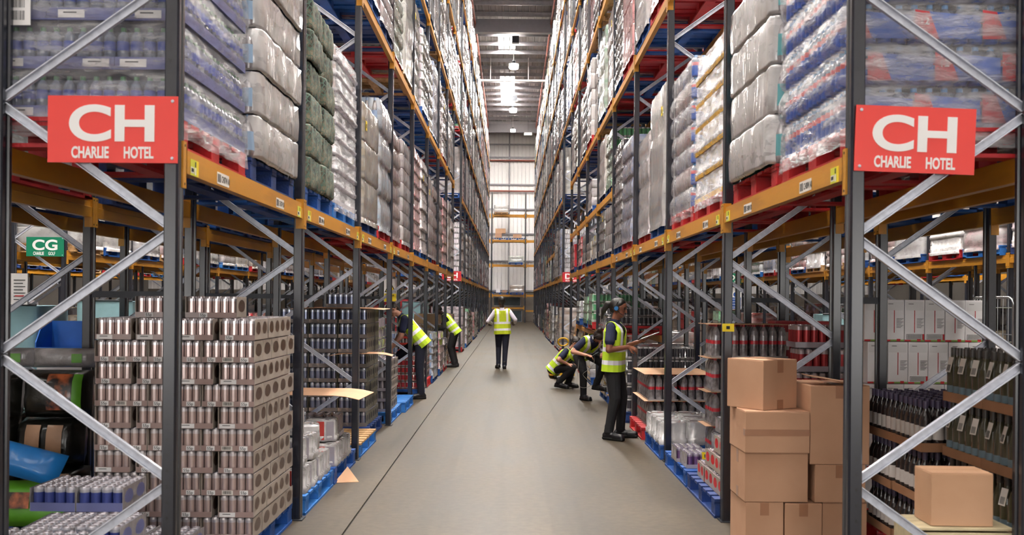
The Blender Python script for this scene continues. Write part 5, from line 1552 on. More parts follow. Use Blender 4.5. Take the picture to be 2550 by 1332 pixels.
cloth_cage('teal-covered cage in the right side aisle', 5.2, 15.5, .7, .7, 1.5, -.1)
cloth_cage('teal-covered cage behind the far bending worker', -2.7, 27.9, .7, .7, 1.6, 0)
t = thing('notice_board', 'white notice board with red and yellow bars above the teal cover', 'sign', (-4.34, 8.56, 1.612))
b = MB(); b.box(-.3, .14, -.01, .01, 0, .27, 'sign_white'); obj('board', b.mesh('board'), t)
for q, m_ in enumerate(('sticker_yellow', 'sticker_yellow', 'red_print', 'red_print', 'red_print', 'blue_print')):
    b = MB(); b.box(-.28, -.01, -.0125, -.01, .02 + q * .033, .044 + q * .033, m_); obj('colour_bar', b.mesh('colour_bar'), t)
b = MB()
for q in range(7): b.box(.02, .12 - .02 * (q % 2), -.0125, -.01, .04 + q * .028, .047 + q * .028, 'black_print')
b.box(.03, .11, -.0126, -.01, .07, .08, 'red_print'); obj('board_print', b.mesh('board_print'), t)
t = thing('blue_display_box', 'bright blue open-fronted box above white cartons at left', 'box', (-3.86, 8.55, 1.19))
b = MB(); b.box(-.2, .2, .14, .15, 0, .28, 'box_bright_blue'); b.box(-.2, .2, -.15, .15, 0, .012, 'box_bright_blue'); obj('box_back', b.mesh('box_back'), t)
for s in (-1, 1):
    b = MB(); b.add([(s * .2, -.15, 0), (s * .2, .15, 0), (s * .2, .15, .28), (s * .2, -.02, .28), (s * .2, -.15, .1), (s * .19, -.15, 0), (s * .19, .15, 0), (s * .19, .15, .28), (s * .19, -.02, .28), (s * .19, -.15, .1)], [(0, 1, 2, 3, 4), (9, 8, 7, 6, 5), (0, 4, 9, 5), (3, 8, 9, 4), (2, 7, 8, 3)], 'box_bright_blue'); obj('box_side', b.mesh('box_side'), t)
b = MB(); b.box(-.19, .19, -.15, -.145, 0, .06, 'box_bright_blue'); obj('box_front', b.mesh('box_front'), t)
for l in range(3):
    carton('white carton under the bright blue box, %s up' % ORD[l], -3.83, 8.62, .17 + .34 * l, .46, .42, .335, .1 * (l - 1), (), 'white_card')
pallet(-3.64, 8.75, 0, 'blue', 'blue pallet under the white cartons at left')
def bag(name, label, x, y, z, sx, sy, sz, rot, mat, group, prints=()):
    t = thing(name, label, 'bag', (x, y, z), 0, group); t.rotation_euler = rot
    b = MB(); nu, nv = 14, 9; v = []; rr = random.Random(len(label) * 7 + int(abs(x) * 100))
    for j in range(nv):
        for i in range(nu):
            a, c = i / (nu - 1) * 2 - 1, j / (nv - 1) * 2 - 1
            th = max(0, (1 - abs(a) ** 4) * (1 - abs(c) ** 4)) ** .5
            v.append((a * sx / 2, c * sz / 2, th * sy / 2 + rr.uniform(-.008, .008) * th))
    k = len(v); v2 = v + [(p[0], p[1], -p[2]) for p in v]
    f = [(j * nu + i, j * nu + i + 1, (j + 1) * nu + i + 1, (j + 1) * nu + i) for j in range(nv - 1) for i in range(nu - 1)]
    b.add(v2, f + [tuple(q + k for q in g[::-1]) for g in f], mat, True)
    me = b.mesh('bag_body'); 
    o = obj('bag_body', me, t, (0, 0, sz / 2), (R(90), 0, 0))
    for (u0, u1, w0, w1, m_) in prints:
        bb = MB(); n = 6; pv = []
        for j in range(n):
            for i in range(n):
                a = u0 + (u1 - u0) * i / (n - 1); c = w0 + (w1 - w0) * j / (n - 1)
                th = max(0, (1 - abs(a) ** 4) * (1 - abs(c) ** 4)) ** .5
                pv.append((a * sx / 2, c * sz / 2, th * sy / 2 + .011))
        bb.add(pv, [(j * n + i, j * n + i + 1, (j + 1) * n + i + 1, (j + 1) * n + i) for j in range(n - 1) for i in range(n - 1)], m_, True)
        obj('bag_print', bb.mesh('bag_print'), t, (0, 0, sz / 2), (R(90), 0, 0))
    return t
G = 'charcoal bags piled at the left edge'
pallet(-3.45, 7.35, 0, 'dark blue', 'dark blue pallet under the charcoal bags')
bagspec = [(-3.72, .15, 'flame'), (-3.22, .15, 'kraft'), (-3.74, .49, 'kraft'), (-3.25, .49, 'kraft'), (-3.70, .83, 'plain'), (-3.20, .83, 'flame'), (-3.48, .16, 'plain'), (-3.45, .50, 'plain')]
for i, (x, z, kind) in enumerate(bagspec):
    pr = {'flame': ((-.1, .62, -.7, .8, 'flame_print'), (.64, .86, -.75, .8, 'lime_strip')), 'kraft': ((-.5, -.05, -.8, .7, 'bag_paper'), (.15, .6, -.8, .7, 'bag_paper')), 'plain': ((-.3, .1, .3, .6, 'flame_print'),)}[kind]
    bag('charcoal_bag', 'black charcoal bag %s, %s of pile at left edge' % ({'flame': 'with flame picture', 'kraft': 'with brown paper panels', 'plain': 'mostly plain'}[kind], ('bottom left', 'bottom right', 'middle left', 'middle right', 'upper left', 'upper right', 'bottom rear', 'middle rear')[i]), x, 6.98 + (.40 if i > 5 else 0), z, .47, .32, .335, (R(-6), 0, R(rng.uniform(-6, 6))), 'black_plastic', G, pr)
for i, (x, z) in enumerate(((-3.66, 1.17), (-3.22, 1.17))):
    bag('charcoal_bag', 'clear-topped charcoal bag lying on top of the pile, %s' % ('left' if i == 0 else 'right'), x, 7.15, z, .46, .22, .14, (0, 0, .1), 'pack_film', G, ((.3, .6, -.4, .5, 'lime_strip'),))
bag('compost_bag', 'bright blue plastic bag low at the left edge', -3.25, 6.4, .52, .6, .2, .22, (R(-30), R(14), 0), 'blue_bag', None)
bag('compost_bag', 'green and orange bag under the bright blue bag', -3.2, 6.52, .16, .62, .22, .3, (R(-10), 0, 0), 'lime_strip', None, ((-.6, .2, -.2, .5, 'flame_print'),))
pallet(-3.6, 6.75, 0, 'wooden', 'wooden pallet under the blue and green bags') if False else None
gstack(-7.4, 15.0, 0, 'magenta can packs stacked in front of the green sign', 'pink', 1.05, 5, 'tray', 'goods_bare', 'blue', 'can')
# offcut of card on the floor, left
b = MB(); b.add([(0, 0, .004), (.22, .03, .004), (.10, .30, .10), (0, 0, 0), (.22, .03, 0), (.10, .30, .096)], [(0, 1, 2), (5, 4, 3), (0, 3, 4, 1), (1, 4, 5, 2), (2, 5, 3, 0)], 'cardboard_pale')
tag(obj('card_offcut', b.mesh('card_offcut'), None, (-1.60, 9.0, 0), (0, 0, .1)), 'triangular cardboard offcut propped on the floor at a blue pallet', 'cardboard')

# ------------------------------------------------------------------ loads modelled in full on the first level
def film_shell(wx, wy, h, layers, seed, mat='film_thin'):
    return load_mesh(wx, wy, h, layers, 'bottle', seed, mat, .02, .1)
z1 = LEVELS[0]
# left, nearest: blue-label water bottles in trays on a red pallet
x, y = place('L', 0, 0, 0); y -= .10
pallet(x, y, z1, 'red', 'red pallet under the water bottles on the near left beam')
t = thing('water_bottle_load', 'film-wrapped load of water bottles in blue trays above the left sign', 'pallet load', (x, y, z1 + .152))
NB, D_ = 15, .066
for l in range(6):
    zz = .24 * l
    for c_ in range(3):
        tr = obj('tray', tray_mesh(.332, 1.13, .06, 'tray_blue'), t, (-.335 + .335 * c_, 0, zz))
        if l < 3:
            o = obj('white_label', WLAB, tr, (rng.uniform(-.08, .08), -.566, .03), (0, 0, 0), (1.3, 1, 1.4))
    for i in range(NB):
        obj('bottle', BOT['water'], t, ((i - (NB - 1) / 2) * D_, -.53, zz + .004))
    b = MB(); src = BOT['water']; sl = [m_.name for m_ in src.materials]
    for j in range(1, 17):
        for i in (NB - 1, NB - 2):
            o_ = len(b.v); ox, oy = (i - (NB - 1) / 2) * D_, -.53 + j * .0665
            b.v.extend([(q.co.x + ox, q.co.y + oy, q.co.z) for q in src.vertices])
            for p in src.polygons: b.f.append(tuple(k + o_ for k in p.vertices)); b.m.append(b.slot(sl[p.material_index])); b.smooth.append(True)
    o = obj('bottle_rows', b.mesh('bottle_rows'), t, (0, 0, zz + .004)); o['kind'] = 'stuff'
    b = MB(); b.box(-.5, .42, -.49, .55, .012, .2, 'bottle_clear'); obj('bottle_core', b.mesh('bottle_core'), t, (-.03, 0, zz))
obj('stretch_film', film_shell(1.03, 1.17, 1.45, 6, 1, 'film_thin'), t)
b = MB(); b.box(-.075, .075, -.002, 0, -.12, .12, 'sign_white')
for zz in (-.095, -.035):
    for q in range(16): b.box(-.055 + q * .0066, -.055 + q * .0066 + rng.choice((.002, .0036)), -.003, -.002, zz, zz + .045, 'black_print')
for q in range(5): b.box(-.06, .055 - .01 * (q % 3), -.003, -.002, .035 + q * .015, .041 + q * .015, 'black_print')
obj('shipping_label', b.mesh('shipping_label'), t, (-.30, -.605, .56))
x, y = place('L', 0, 0, 1); y -= .06
pallet(x, y, z1, 'dark blue', 'dark blue pallet under grey wrapped packs, near left beam')
t = thing('wrapped_pack_load', 'tall grey-white wrapped packs on near left beam, second from sign', 'pallet load', (x + .03, y, z1 + .152))
for l in range(6):
    obj('pack_layer', load_mesh(1.04, 1.17, .27, 1, 'soft', l, 'wrapped', .022, 0), t, (rng.uniform(-.012, .012), 0, .27 * l)).color = tone('white')
e = obj('pack_row', ends_mesh(1.02, 1.19, 1.62, 6, 'bottle'), t); e.color = tone('pale blue'); e['kind'] = 'stuff'
# left second bay: netted log bags, then can trays
x, y = place('L', 0, 1, 0)
pallet(x, y, z1, 'blue', 'blue pallet under the green netted log bags')
G = 'green netted log bags'
for l in range(6):
    for r_ in range(2):
        for c_ in range(2):
            if r_ == 1 and c_ == 0 and l < 5: continue
            tt = thing('net_log_bag', 'green netted log bag, %s layer, %s row from front, %s' % (ORD[l], ORD[r_], ('inner', 'aisle side')[c_]), 'bag', (x - .27 + .53 * c_ + rng.uniform(-.02, .02), y - .29 + .57 * r_ + rng.uniform(-.01, .01), z1 + .152 + .25 * l), rng.uniform(-.04, .04), G)
            obj('bag_body', load_mesh(.52, .56, .25, 1, 'soft', l + 3, 'net_bag', .022, 0), tt)
            if r_ == 0 and l % 2 == 0:
                b = MB(); b.box(-.03, .03, -.004, 0, 0, .2, 'sign_red'); b.box(-.012, .012, -.006, -.004, .02, .17, 'black_print'); obj('bag_label', b.mesh('bag_label'), tt, (.1, -.30, .02))
b = MB(); b.tube([(0, 0, 0), (.02, -.02, .09), (-.01, -.04, .14)], .02, 'cap_green', 6); tag(obj('net_knot', b.mesh('net_knot'), None, (x + .2, y - .45, z1 + .15 + 1.5)), 'green net neck tied on top of the log bags', 'net')
x, y = place('L', 0, 1, 1)
pallet(x, y, z1, 'bright blue', 'bright blue pallet under the pinkish can trays, second left bay')
def tray_load(label, x, y, z, layers, lh, can, tray, wrapmat, wx=1.0, wy=1.14, d=.066, seed=0, col='silver'):
    t = thing('can_tray_load', label, 'pallet load', (x, y, z))
    n = int(wx / d)
    for l in range(layers):
        o = obj('tray_layer', load_mesh(wx - .06, wy - .06, lh * .98, 1, 'tray', l % 3, wrapmat, .02, 0), t, (0, 0, lh * l)); o.color = tone(col)
        for i in range(n): obj('can', can_mesh(can, d, lh * .94), t, ((i - (n - 1) / 2) * d, -wy / 2 + d * .55, lh * l + .004))
        obj('tray', tray_mesh(wx, wy, .04, tray), t, (0, 0, lh * l))
    obj('stretch_film', load_mesh(wx + .03, wy + .03, lh * layers, layers, 'tray', seed, 'film_mid', .02, .08), t)
    return t
tray_load('film-wrapped pinkish can trays, second left bay, beside the net bags', x, y, z1 + .152, 10, .145, 'can_brown', 'tray_grey', 'wrapped')
# right, nearest: red and blue bottle packs on a red pallet
x, y = place('R', 0, 0, 0); y -= .08
pallet(x, y, z1, 'red', 'red pallet under the red and blue bottle packs')
t = thing('squash_bottle_load', 'film-wrapped red and blue bottle packs above the right sign', 'pallet load', (x, y, z1 + .152))
NB, D_ = 13, .0765
for l in range(7):
    zz = .208 * l
    for i in range(NB):
        obj('bottle', BOT['squash'], t, ((i - (NB - 1) / 2) * D_, -.53, zz + .004), (0, 0, rng.uniform(0, 6)))
    b = MB(); src = BOT['squash']; sl = [m_.name for m_ in src.materials]
    for j in range(1, 15):
        for i in (0, 1):
            o_ = len(b.v); ox, oy = (i - (NB - 1) / 2) * D_, -.53 + j * .0765
            b.v.extend([(q.co.x + ox, q.co.y + oy, q.co.z) for q in src.vertices])
            for p in src.polygons: b.f.append(tuple(k + o_ for k in p.vertices)); b.m.append(b.slot(sl[p.material_index])); b.smooth.append(True)
    o = obj('bottle_rows', b.mesh('bottle_rows'), t, (0, 0, zz + .004)); o['kind'] = 'stuff'
    b = MB(); b.box(-.42, .5, -.49, .55, .012, .19, 'bottle_clear'); obj('bottle_core', b.mesh('bottle_core'), t, (.03, 0, zz))
    for k in range(3):      # printed film sleeves round each pack front
        b = MB(); x0 = -.5 + .335 * k + (.1 if l % 2 else 0)
        x1_ = min(x0 + .325, .52)
        b.add([(x0, -.575, .015), (x0 + .12, -.575, .015), (x0 + .07, -.575, .15), (x0, -.575, .16)], [(0, 1, 2, 3)], 'squash_red')
        b.add([(x0 + .12, -.575, .015), (x1_, -.575, .015), (x1_, -.575, .13), (x0 + .07, -.575, .15)], [(0, 1, 2, 3)], 'squash_blue')
        so = obj('pack_sleeve', b.mesh('pack_sleeve'), t, (0, 0, zz + .01))
        if l in (1, 2) and k < 2:
            text('pack_number', '12', .05, 'sign_white', so, (x0 + .02, -.578, .085), bold=.02)
obj('stretch_film', film_shell(1.05, 1.18, 1.47, 7, 2, 'film_mid'), t)
x, y = place('R', 0, 0, 1); y -= .04
pallet(x, y, z1, 'red', 'red pallet under the white packs, near right beam')
t = thing('wrapped_pack_load', 'white wrapped bottle packs in four bulging layers, near right beam', 'pallet load', (x - .02, y, z1 + .152))
for l in range(4):
    obj('pack_layer', load_mesh(1.04, 1.17, .315, 1, 'soft', l, 'wrapped', .025, 0), t, (rng.uniform(-.015, .015), 0, .315 * l)).color = tone('white')
e = obj('pack_row', ends_mesh(1.02, 1.19, 1.26, 4, 'bottle'), t); e.color = tone('teal'); e['kind'] = 'stuff'
x, y = place('R', 0, 1, 0)
pallet(x, y, z1, 'red', 'red pallet under the beige can trays, second right bay')
tray_load('film-wrapped beige can trays with yellow edges, second right bay', x, y, z1 + .152, 6, .212, 'can_copper', 'cap_yellow', 'wrapped', d=.083, seed=2, col='beige')
x, y = place('R', 0, 1, 1)
pallet(x, y, z1, 'red', 'red pallet under the red bottle columns, second right bay')
t = thing('squash_bottle_load', 'wrapped load with red and blue bottles at its edge, second right bay', 'pallet load', (x, y, z1 + .152))
for l in range(7):
    for i in range(7):
        obj('bottle', BOT['squash'], t, (-.47 + i * .0765, -.52, .2 * l + .003))
    obj('pack_layer', load_mesh(1.0, 1.02, .198, 1, 'soft', l % 4, 'wrapped', .03, 0), t, (.02, .06, .2 * l)).color = tone('red' if l % 2 else 'blue')
obj('stretch_film', film_shell(1.04, 1.16, 1.4, 7, 3, 'film_thin'), t)
# goods on the end rack
for x, z, w_, col, d_ in ((-.75, 7.98, 1.2, 'white', 'brown cartons under film on the top end-rack beam'), (.35, 4.28, 1.15, 'white', 'film-wrapped cartons on the third end-rack beam'), (.44, 2.06, 1.15, 'brown', 'brown cartons under film on the lowest end-rack beam')):
    rack_load(x, 73.2, z, d_, col, .55 if z < 3 or z > 7 else .5, 2, 'soft', 'wrapped_clear', 'wooden' if z > 7 else 'blue', None, 1.1, 1.0, seed=1)
for i, (x, z, sx, sz, m_) in enumerate(((-.95, 6.25, .5, .35, 'cardboard'), (-.8, 6.6, .75, .35, 'cardboard_pale'), (.3, 6.25, .35, .3, 'cardboard'), (.62, 6.25, .3, .28, 'cardboard_pale'), (-.95, 2.21, .3, .28, 'white_card'), (-.48, 2.21, .35, .16, 'cardboard'))):
    carton('carton on the end rack, %s' % ('lower box of the second beam left pair', 'upper box of the second beam left pair', 'left box on the second beam right pallet', 'right box on the second beam right pallet', 'small white one on the lowest beam', 'flat brown one on the lowest beam')[i], x, 73.2, z, sx, .5, sz, 0, (), m_)
for i, (x, z) in enumerate(((-.85, 6.1), (.45, 6.1), (-.8, 2.06))):
    pallet(x, 73.2, z, 'blue', 'blue pallet on the end rack, %s' % ('second beam left', 'second beam right', 'lowest beam left')[i], R(90))
# ------------------------------------------------------------------ people
def capsule(p0, p1, r0, r1, n=12, hs=4):
    p0, p1 = np.array(p0, float), np.array(p1, float)
    d = p1 - p0; L = np.linalg.norm(d)
    d = d / L if L > 1e-6 else np.array((0, 0, 1.0))
    u = np.array((0, 0, 1.0)) if abs(d[2]) < .9 else np.array((1.0, 0, 0))
    e1 = np.cross(d, u); e1 /= np.linalg.norm(e1); e2 = np.cross(d, e1)
    V = []; rings = []
    for k in range(hs):
        a = -math.pi / 2 + (k + .5) / hs * math.pi / 2
        rings.append((p0 + d * r0 * math.sin(a), r0 * math.cos(a)))
    for k in range(hs):
        a = (k + .5) / hs * math.pi / 2
        rings.append((p1 + d * r1 * math.sin(a), r1 * math.cos(a)))
    for c, r in rings:
        for k in range(n):
            t = 2 * math.pi * k / n
            V.append(c + e1 * r * math.cos(t) + e2 * r * math.sin(t))
    m = len(rings); F = [(i * n + k, i * n + (k + 1) % n, (i + 1) * n + (k + 1) % n, (i + 1) * n + k) for i in range(m - 1) for k in range(n)]
    F.append(tuple(range(n))[::-1]); F.append(tuple(range((m - 1) * n, m * n)))
    return V, F

def sdf(P, prim):
    a, b_, r0, r1 = (np.array(prim[0], float), np.array(prim[1], float), prim[2], prim[3])
    ab = b_ - a; L2 = max(1e-9, ab @ ab)
    h = np.clip(((P - a) @ ab) / L2, 0, 1)
    return np.linalg.norm(P - a - h[:, None] * ab, axis=1) - (r0 + (r1 - r0) * h)

def fuse(prims, voxel, smooth=2):
    """one continuous skin over all the tapered limbs; material from the nearest limb"""
    V, F = [], []
    for pr in prims:
        v, f = capsule(*pr[:4]); o = len(V); V += v; F += [tuple(i + o for i in g) for g in f]
    me = bpy.data.meshes.new('tmp_body'); me.from_pydata([tuple(p) for p in V], [], F); me.update()
    ob = bpy.data.objects.new('tmp_body', me)
    md = ob.modifiers.new('r', 'REMESH'); md.mode = 'VOXEL'; md.voxel_size = voxel; md.use_smooth_shade = True
    ms = ob.modifiers.new('s', 'SMOOTH'); ms.factor = .5; ms.iterations = smooth
    out = evaluated_mesh(ob)
    bpy.data.objects.remove(ob); bpy.data.meshes.remove(me)
    out.materials.clear()
    names = []
    for pr in prims:
        if pr[4] not in names: names.append(pr[4])
    for n_ in names: out.materials.append(M[n_])
    nf = len(out.polygons)
    C = np.empty(nf * 3); out.polygons.foreach_get('center', C); C = C.reshape(-1, 3)
    D = np.stack([sdf(C, pr) - (pr[5] if len(pr) > 5 else 0) for pr in prims])
    k = D.argmin(0); idx = np.array([names.index(pr[4]) for pr in prims])[k]
    out.polygons.foreach_set('material_index', idx.astype(np.int32))
    out.polygons.foreach_set('use_smooth', np.ones(nf, bool)); out.update()
    return out

def nrm(v):
    v = np.array(v, float); return v / max(1e-9, np.linalg.norm(v))

def ik(a, b_, l1, l2, pole):
    a, b_ = np.array(a, float), np.array(b_, float)
    d = b_ - a; L = np.linalg.norm(d); L = min(max(L, abs(l1 - l2) + .01), l1 + l2 - .002); dn = nrm(d); b2 = a + dn * L
    x = (l1 * l1 - l2 * l2 + L * L) / (2 * L); h = math.sqrt(max(0, l1 * l1 - x * x))
    p = np.array(pole, float); p = p - dn * (p @ dn); p = nrm(p)
    return a + dn * x + p * h, b2

def person(label, fwd, pelvis, torso, neck_to_head, head_fwd, hands, feet, shirt='navy_cloth', trouser='black_cloth', skin='skin_light', hair='hair_brown', hairstyle='short', vest='vest_yellow', sleeve='short', s=1.0, voxel=.009, twist=0.0, hem=-.13, group='warehouse workers in hi-vis vests'):
    """world coordinates; hands = [(wrist, pole, finger dir, palm normal, curl)] right then left; feet = [(ankle, toe dir, knee pole)] right then left"""
    F = nrm((fwd[0], fwd[1], 0)); pel = np.array(pelvis, float)
    U = nrm(torso); TL = .50 * s
    Rv = nrm(np.cross(F, (0, 0, 1)))            # the figure's right
    Rt = nrm(Rv - U * (Rv @ U)); Ft = nrm(np.cross(U, Rt))
    if twist:
        c, sn = math.cos(twist), math.sin(twist); Rt, Ft = Rt * c + Ft * sn, Ft * c - Rt * sn
    neck = pel + U * TL
    pr = []
    T = lambda a, f, u: pel + Rt * a * s + Ft * f * s + U * u * s
    # trunk
    for sg in (-1, 1):
        pr.append((T(.075 * sg, -.005, -.02), T(.065 * sg, 0, .12), .105 * s, .095 * s, trouser))
        pr.append((T(.065 * sg, 0, .12), T(.08 * sg, .005, .34), .098 * s, .108 * s, shirt))
        pr.append((T(.06 * sg, -.01, .40), T(.165 * sg, -.01, .42), .075 * s, .058 * s, shirt))
    pr.append((T(0, 0, .2), T(0, 0, .40), .10 * s, .10 * s, shirt))
    pr.append((T(0, -.01, .43), T(0, 0, .49), .066 * s, .06 * s, shirt))
    hd = np.array(neck_to_head, float); hc = neck + nrm(hd) * .135 * s
    pr.append((T(0, -.005, .47), hc - nrm(hd) * .02 * s, .056 * s, .05 * s, skin))
    # head
    hu = nrm(hd); hf = np.array(head_fwd, float); hf = nrm(hf - hu * (hf @ hu)); hr = np.cross(hf, hu)
    Hp = lambda a, f, u: hc + hr * a * s + hf * f * s + hu * u * s
    pr.append((Hp(0, -.022, .045), Hp(0, .02, .05), .084 * s, .078 * s, skin))
    pr.append((Hp(0, .03, 0), Hp(0, .05, -.05), .066 * s, .040 * s, skin))
    for sg in (-1, 1):
        pr.append((Hp(.03 * sg, .03, -.03), Hp(.02 * sg, .06, -.055), .045 * s, .03 * s, skin))
        pr.append((Hp(.078 * sg, -.005, .03), Hp(.082 * sg, -.012, .0), .016 * s, .012 * s, skin))
        pr.append((Hp(.032 * sg, .086, .032), Hp(.034 * sg, .086, .032), .0125 * s, .0125 * s, 'eye_dark', .002))
        pr.append((Hp(.02 * sg, .09, .048), Hp(.045 * sg, .082, .05), .007 * s, .006 * s, hair, .002))
    pr.append((Hp(0, .09, .035), Hp(0, .11, -.002), .010 * s, .015 * s, skin))
    pr.append((Hp(-.02, .085, -.032), Hp(.02, .085, -.032), .010 * s, .010 * s, 'lips_brown', .001))
    # arms and hands
    for k, (wr, pole, fd, pn, curl) in enumerate(hands):
        sg = 1 if k == 0 else -1
        sh = T(.175 * sg, -.005, .415)
        el, w2 = ik(sh, wr, .285 * s, .25 * s, pole)
        mid = sh + (el - sh) * .62
        if sleeve == 'short':
            pr.append((sh, mid, .062 * s, .064 * s, shirt, .004)); pr.append((mid, el, .046 * s, .042 * s, skin)); pr.append((el, w2, .042 * s, .027 * s, skin))
        else:
            pr.append((sh, el, .060 * s, .050 * s, shirt)); pr.append((el, w2 - nrm(w2 - el) * .01, .050 * s, .038 * s, shirt, .004)); pr.append((w2 - nrm(w2 - el) * .03, w2, .03 * s, .028 * s, skin))
        d = nrm(fd); n_ = nrm(np.array(pn, float) - d * (np.array(pn, float) @ d)); sd = np.cross(d, n_) * sg
        Hn = lambda a, f, u: w2 + sd * a * s + d * f * s + n_ * u * s
        for q in (-.022, 0, .022): pr.append((Hn(q * .6, .01, 0), Hn(q, .085, 0), .020 * s, .0165 * s, skin))
        for q, ln in ((-.034, .062), (-.0115, .074), (.0115, .078), (.034, .070)):
            b0 = Hn(q, .085, 0); b1 = Hn(q * 1.12, .085 + ln * .5 * math.cos(curl * .6), ln * .5 * math.sin(curl * .6))
            b2 = b1 + (d * math.cos(curl * 1.5) + n_ * math.sin(curl * 1.5)) * ln * .55 * s
            pr.append((b0, b1, .0095 * s, .0088 * s, skin)); pr.append((b1, b2, .0088 * s, .0072 * s, skin))
        t0 = Hn(-.03, .025, .005); t1 = Hn(-.058, .055, .018); t2 = Hn(-.058 + .012 * curl, .088, .03)
        pr.append((t0, t1, .014 * s, .0115 * s, skin)); pr.append((t1, t2, .0115 * s, .009 * s, skin))
    # legs and boots
    for k, (an, toe, kp) in enumerate(feet):
        sg = 1 if k == 0 else -1
        hip = T(.09 * sg, 0, -.03)
        kn, a2 = ik(hip, an, .43 * s, .42 * s, kp)
        pr.append((hip, kn, .106 * s, .074 * s, trouser)); pr.append((kn, a2 + (kn - a2) * .12, .074 * s, .058 * s, trouser, .003)); pr.append((a2 + (kn - a2) * .15, a2 + (kn - a2) * .02, .060 * s, .060 * s, trouser))
        td = nrm(toe); sd = nrm(np.cross(td, (0, 0, 1))); dn = nrm(np.cross(td, sd)); dn = dn if dn[2] < 0 else -dn
        B = lambda a, f, u: a2 + sd * a * s + td * f * s - dn * u * s
        pr.append((B(0, -.005, .06), B(0, 0, -.03), .050 * s, .048 * s, 'boot_leather'))
        pr.append((B(0, -.04, -.045), B(0, .11, -.045), .046 * s, .042 * s, 'boot_leather'))
        pr.append((B(-.012, .1, -.052), B(-.008, .185, -.052), .040 * s, .037 * s, 'boot_leather')); pr.append((B(.012, .1, -.052), B(.008, .185, -.052), .040 * s, .037 * s, 'boot_leather'))
        for q in (-.022, .022): pr.append((B(q, -.06, -.078), B(q, .20, -.078), .022 * s, .022 * s, 'boot_sole'))
    t = thing('person', label, 'person', tuple(np.round((pel[0], pel[1], 0), 3)), 0, group)
    org = np.array((t.location.x, t.location.y, 0.0))
    shift = lambda L_: [(np.array(p[0]) - org, np.array(p[1]) - org) + tuple(p[2:]) for p in L_]
    obj('body', fuse(shift(pr), voxel), t)
    # hair
    hp = []
    hp.append((Hp(0, -.03, .06), Hp(0, .0, .075), .088 * s, .080 * s, hair)); hp.append((Hp(0, -.05, .04), Hp(0, -.055, -.01), .07 * s, .05 * s, hair))
    for sg in (-1, 1): hp.append((Hp(.05 * sg, .02, .085), Hp(.064 * sg, -.03, .03), .036 * s, .032 * s, hair))
    if hairstyle == 'ponytail':
        hp += [(Hp(0, -.10, .05), Hp(0, -.15, .03), .035 * s, .04 * s, hair), (Hp(0, -.15, .03), Hp(0, -.175, -.06), .042 * s, .035 * s, hair), (Hp(0, -.175, -.06), Hp(0, -.17, -.16), .035 * s, .012 * s, hair)]
    elif hairstyle == 'bun':
        hp += [(Hp(0, -.085, .12), Hp(0, -.10, .14), .05 * s, .045 * s, hair)]
    obj('hair', fuse(shift(hp), .012, 1), t)
    # hi-vis vest
    vp = []
    for sg in (-1, 1):
        vp.append((T(.08 * sg, -.005, -.16), T(.075 * sg, 0, .12), .136 * s, .128 * s, vest))
        vp.append((T(.075 * sg, 0, .12), T(.085 * sg, .005, .34), .130 * s, .130 * s, vest))
        vp.append((T(.06 * sg, -.01, .40), T(.16 * sg, -.01, .425), .088 * s, .068 * s, vest))
    vp.append((T(0, 0, -.14), T(0, 0, .40), .132 * s, .122 * s, vest))
    vm = fuse(shift(vp), voxel, 3)
    bm = bmesh.new(); bm.from_mesh(vm)
    pl = pel - org
    loc = lambda co: ((np.array(co) - pl) @ Rt / s, (np.array(co) - pl) @ Ft / s, (np.array(co) - pl) @ U / s)
    HEM, B1, B2, B3, B4 = hem, -.045, .010, .115, .170
    cuts = [(T(0, 0, u) - org, U) for u in (HEM, B1, B2, B3, B4)] + [(T(a, 0, 0) - org, Rt) for a in (-.14, -.085, .085, .14, -.185, .185)]
    for co, no in cuts:
        bmesh.ops.bisect_plane(bm, geom=list(bm.verts) + list(bm.edges) + list(bm.faces), plane_co=Vector(co), plane_no=Vector(no), dist=1e-5)
    dead = []
    for f in bm.faces:
        a, ff, u = loc(f.calc_center_median())
        out = u < HEM or (u > .26 and abs(a) > .185) or (u > .40 and math.hypot(a, ff + .005) < .085) or (u > .44 and abs(a) < .075)
        if ff > 0 and u > .26 and abs(a) < .012 + (u - .26) * .40: out = True
        if out: dead.append(f)
    bmesh.ops.delete(bm, geom=dead, context='FACES')
    for f in bm.faces:
        a, ff, u = loc(f.calc_center_median())
        f.material_index = 1 if (B1 < u < B2 or B3 < u < B4 or (u >= B4 and .085 < abs(a) < .14)) else 0
        f.smooth = True
    vm.materials.clear(); vm.materials.append(M[vest]); vm.materials.append(M['reflective'])
    bm.to_mesh(vm); bm.free()
    obj('hi_vis_vest', vm, t)
    return t, Hp, T, org

def headset(t, Hp, org, col='headset_blue', band='headset_black'):
    pts = [Hp(.092 * math.cos(a), -.01, .045 + .092 * math.sin(a)) - org for a in np.linspace(0, math.pi, 13)]
    b = MB(); b.tube(pts, .009, band, 6); hs = obj('headset_band', b.mesh('headset_band'), t)
    for sg in (1, -1):
        b = MB(); b.tube([Hp(.082 * sg, .0, .02) - org, Hp(.108 * sg, .0, .02) - org], .034, band, 12); e = obj('ear_cup', b.mesh('ear_cup'), t)
        b = MB(); b.tube([Hp(.108 * sg, .0, .02) - org, Hp(.113 * sg, .0, .02) - org], .026, col, 12); obj('ear_cap', b.mesh('ear_cap'), e)
    b = MB(); b.tube([Hp(.10, .01, .0) - org, Hp(.085, .06, -.03) - org, Hp(.05, .10, -.045) - org], .004, band, 6); obj('microphone', b.mesh('microphone'), t)

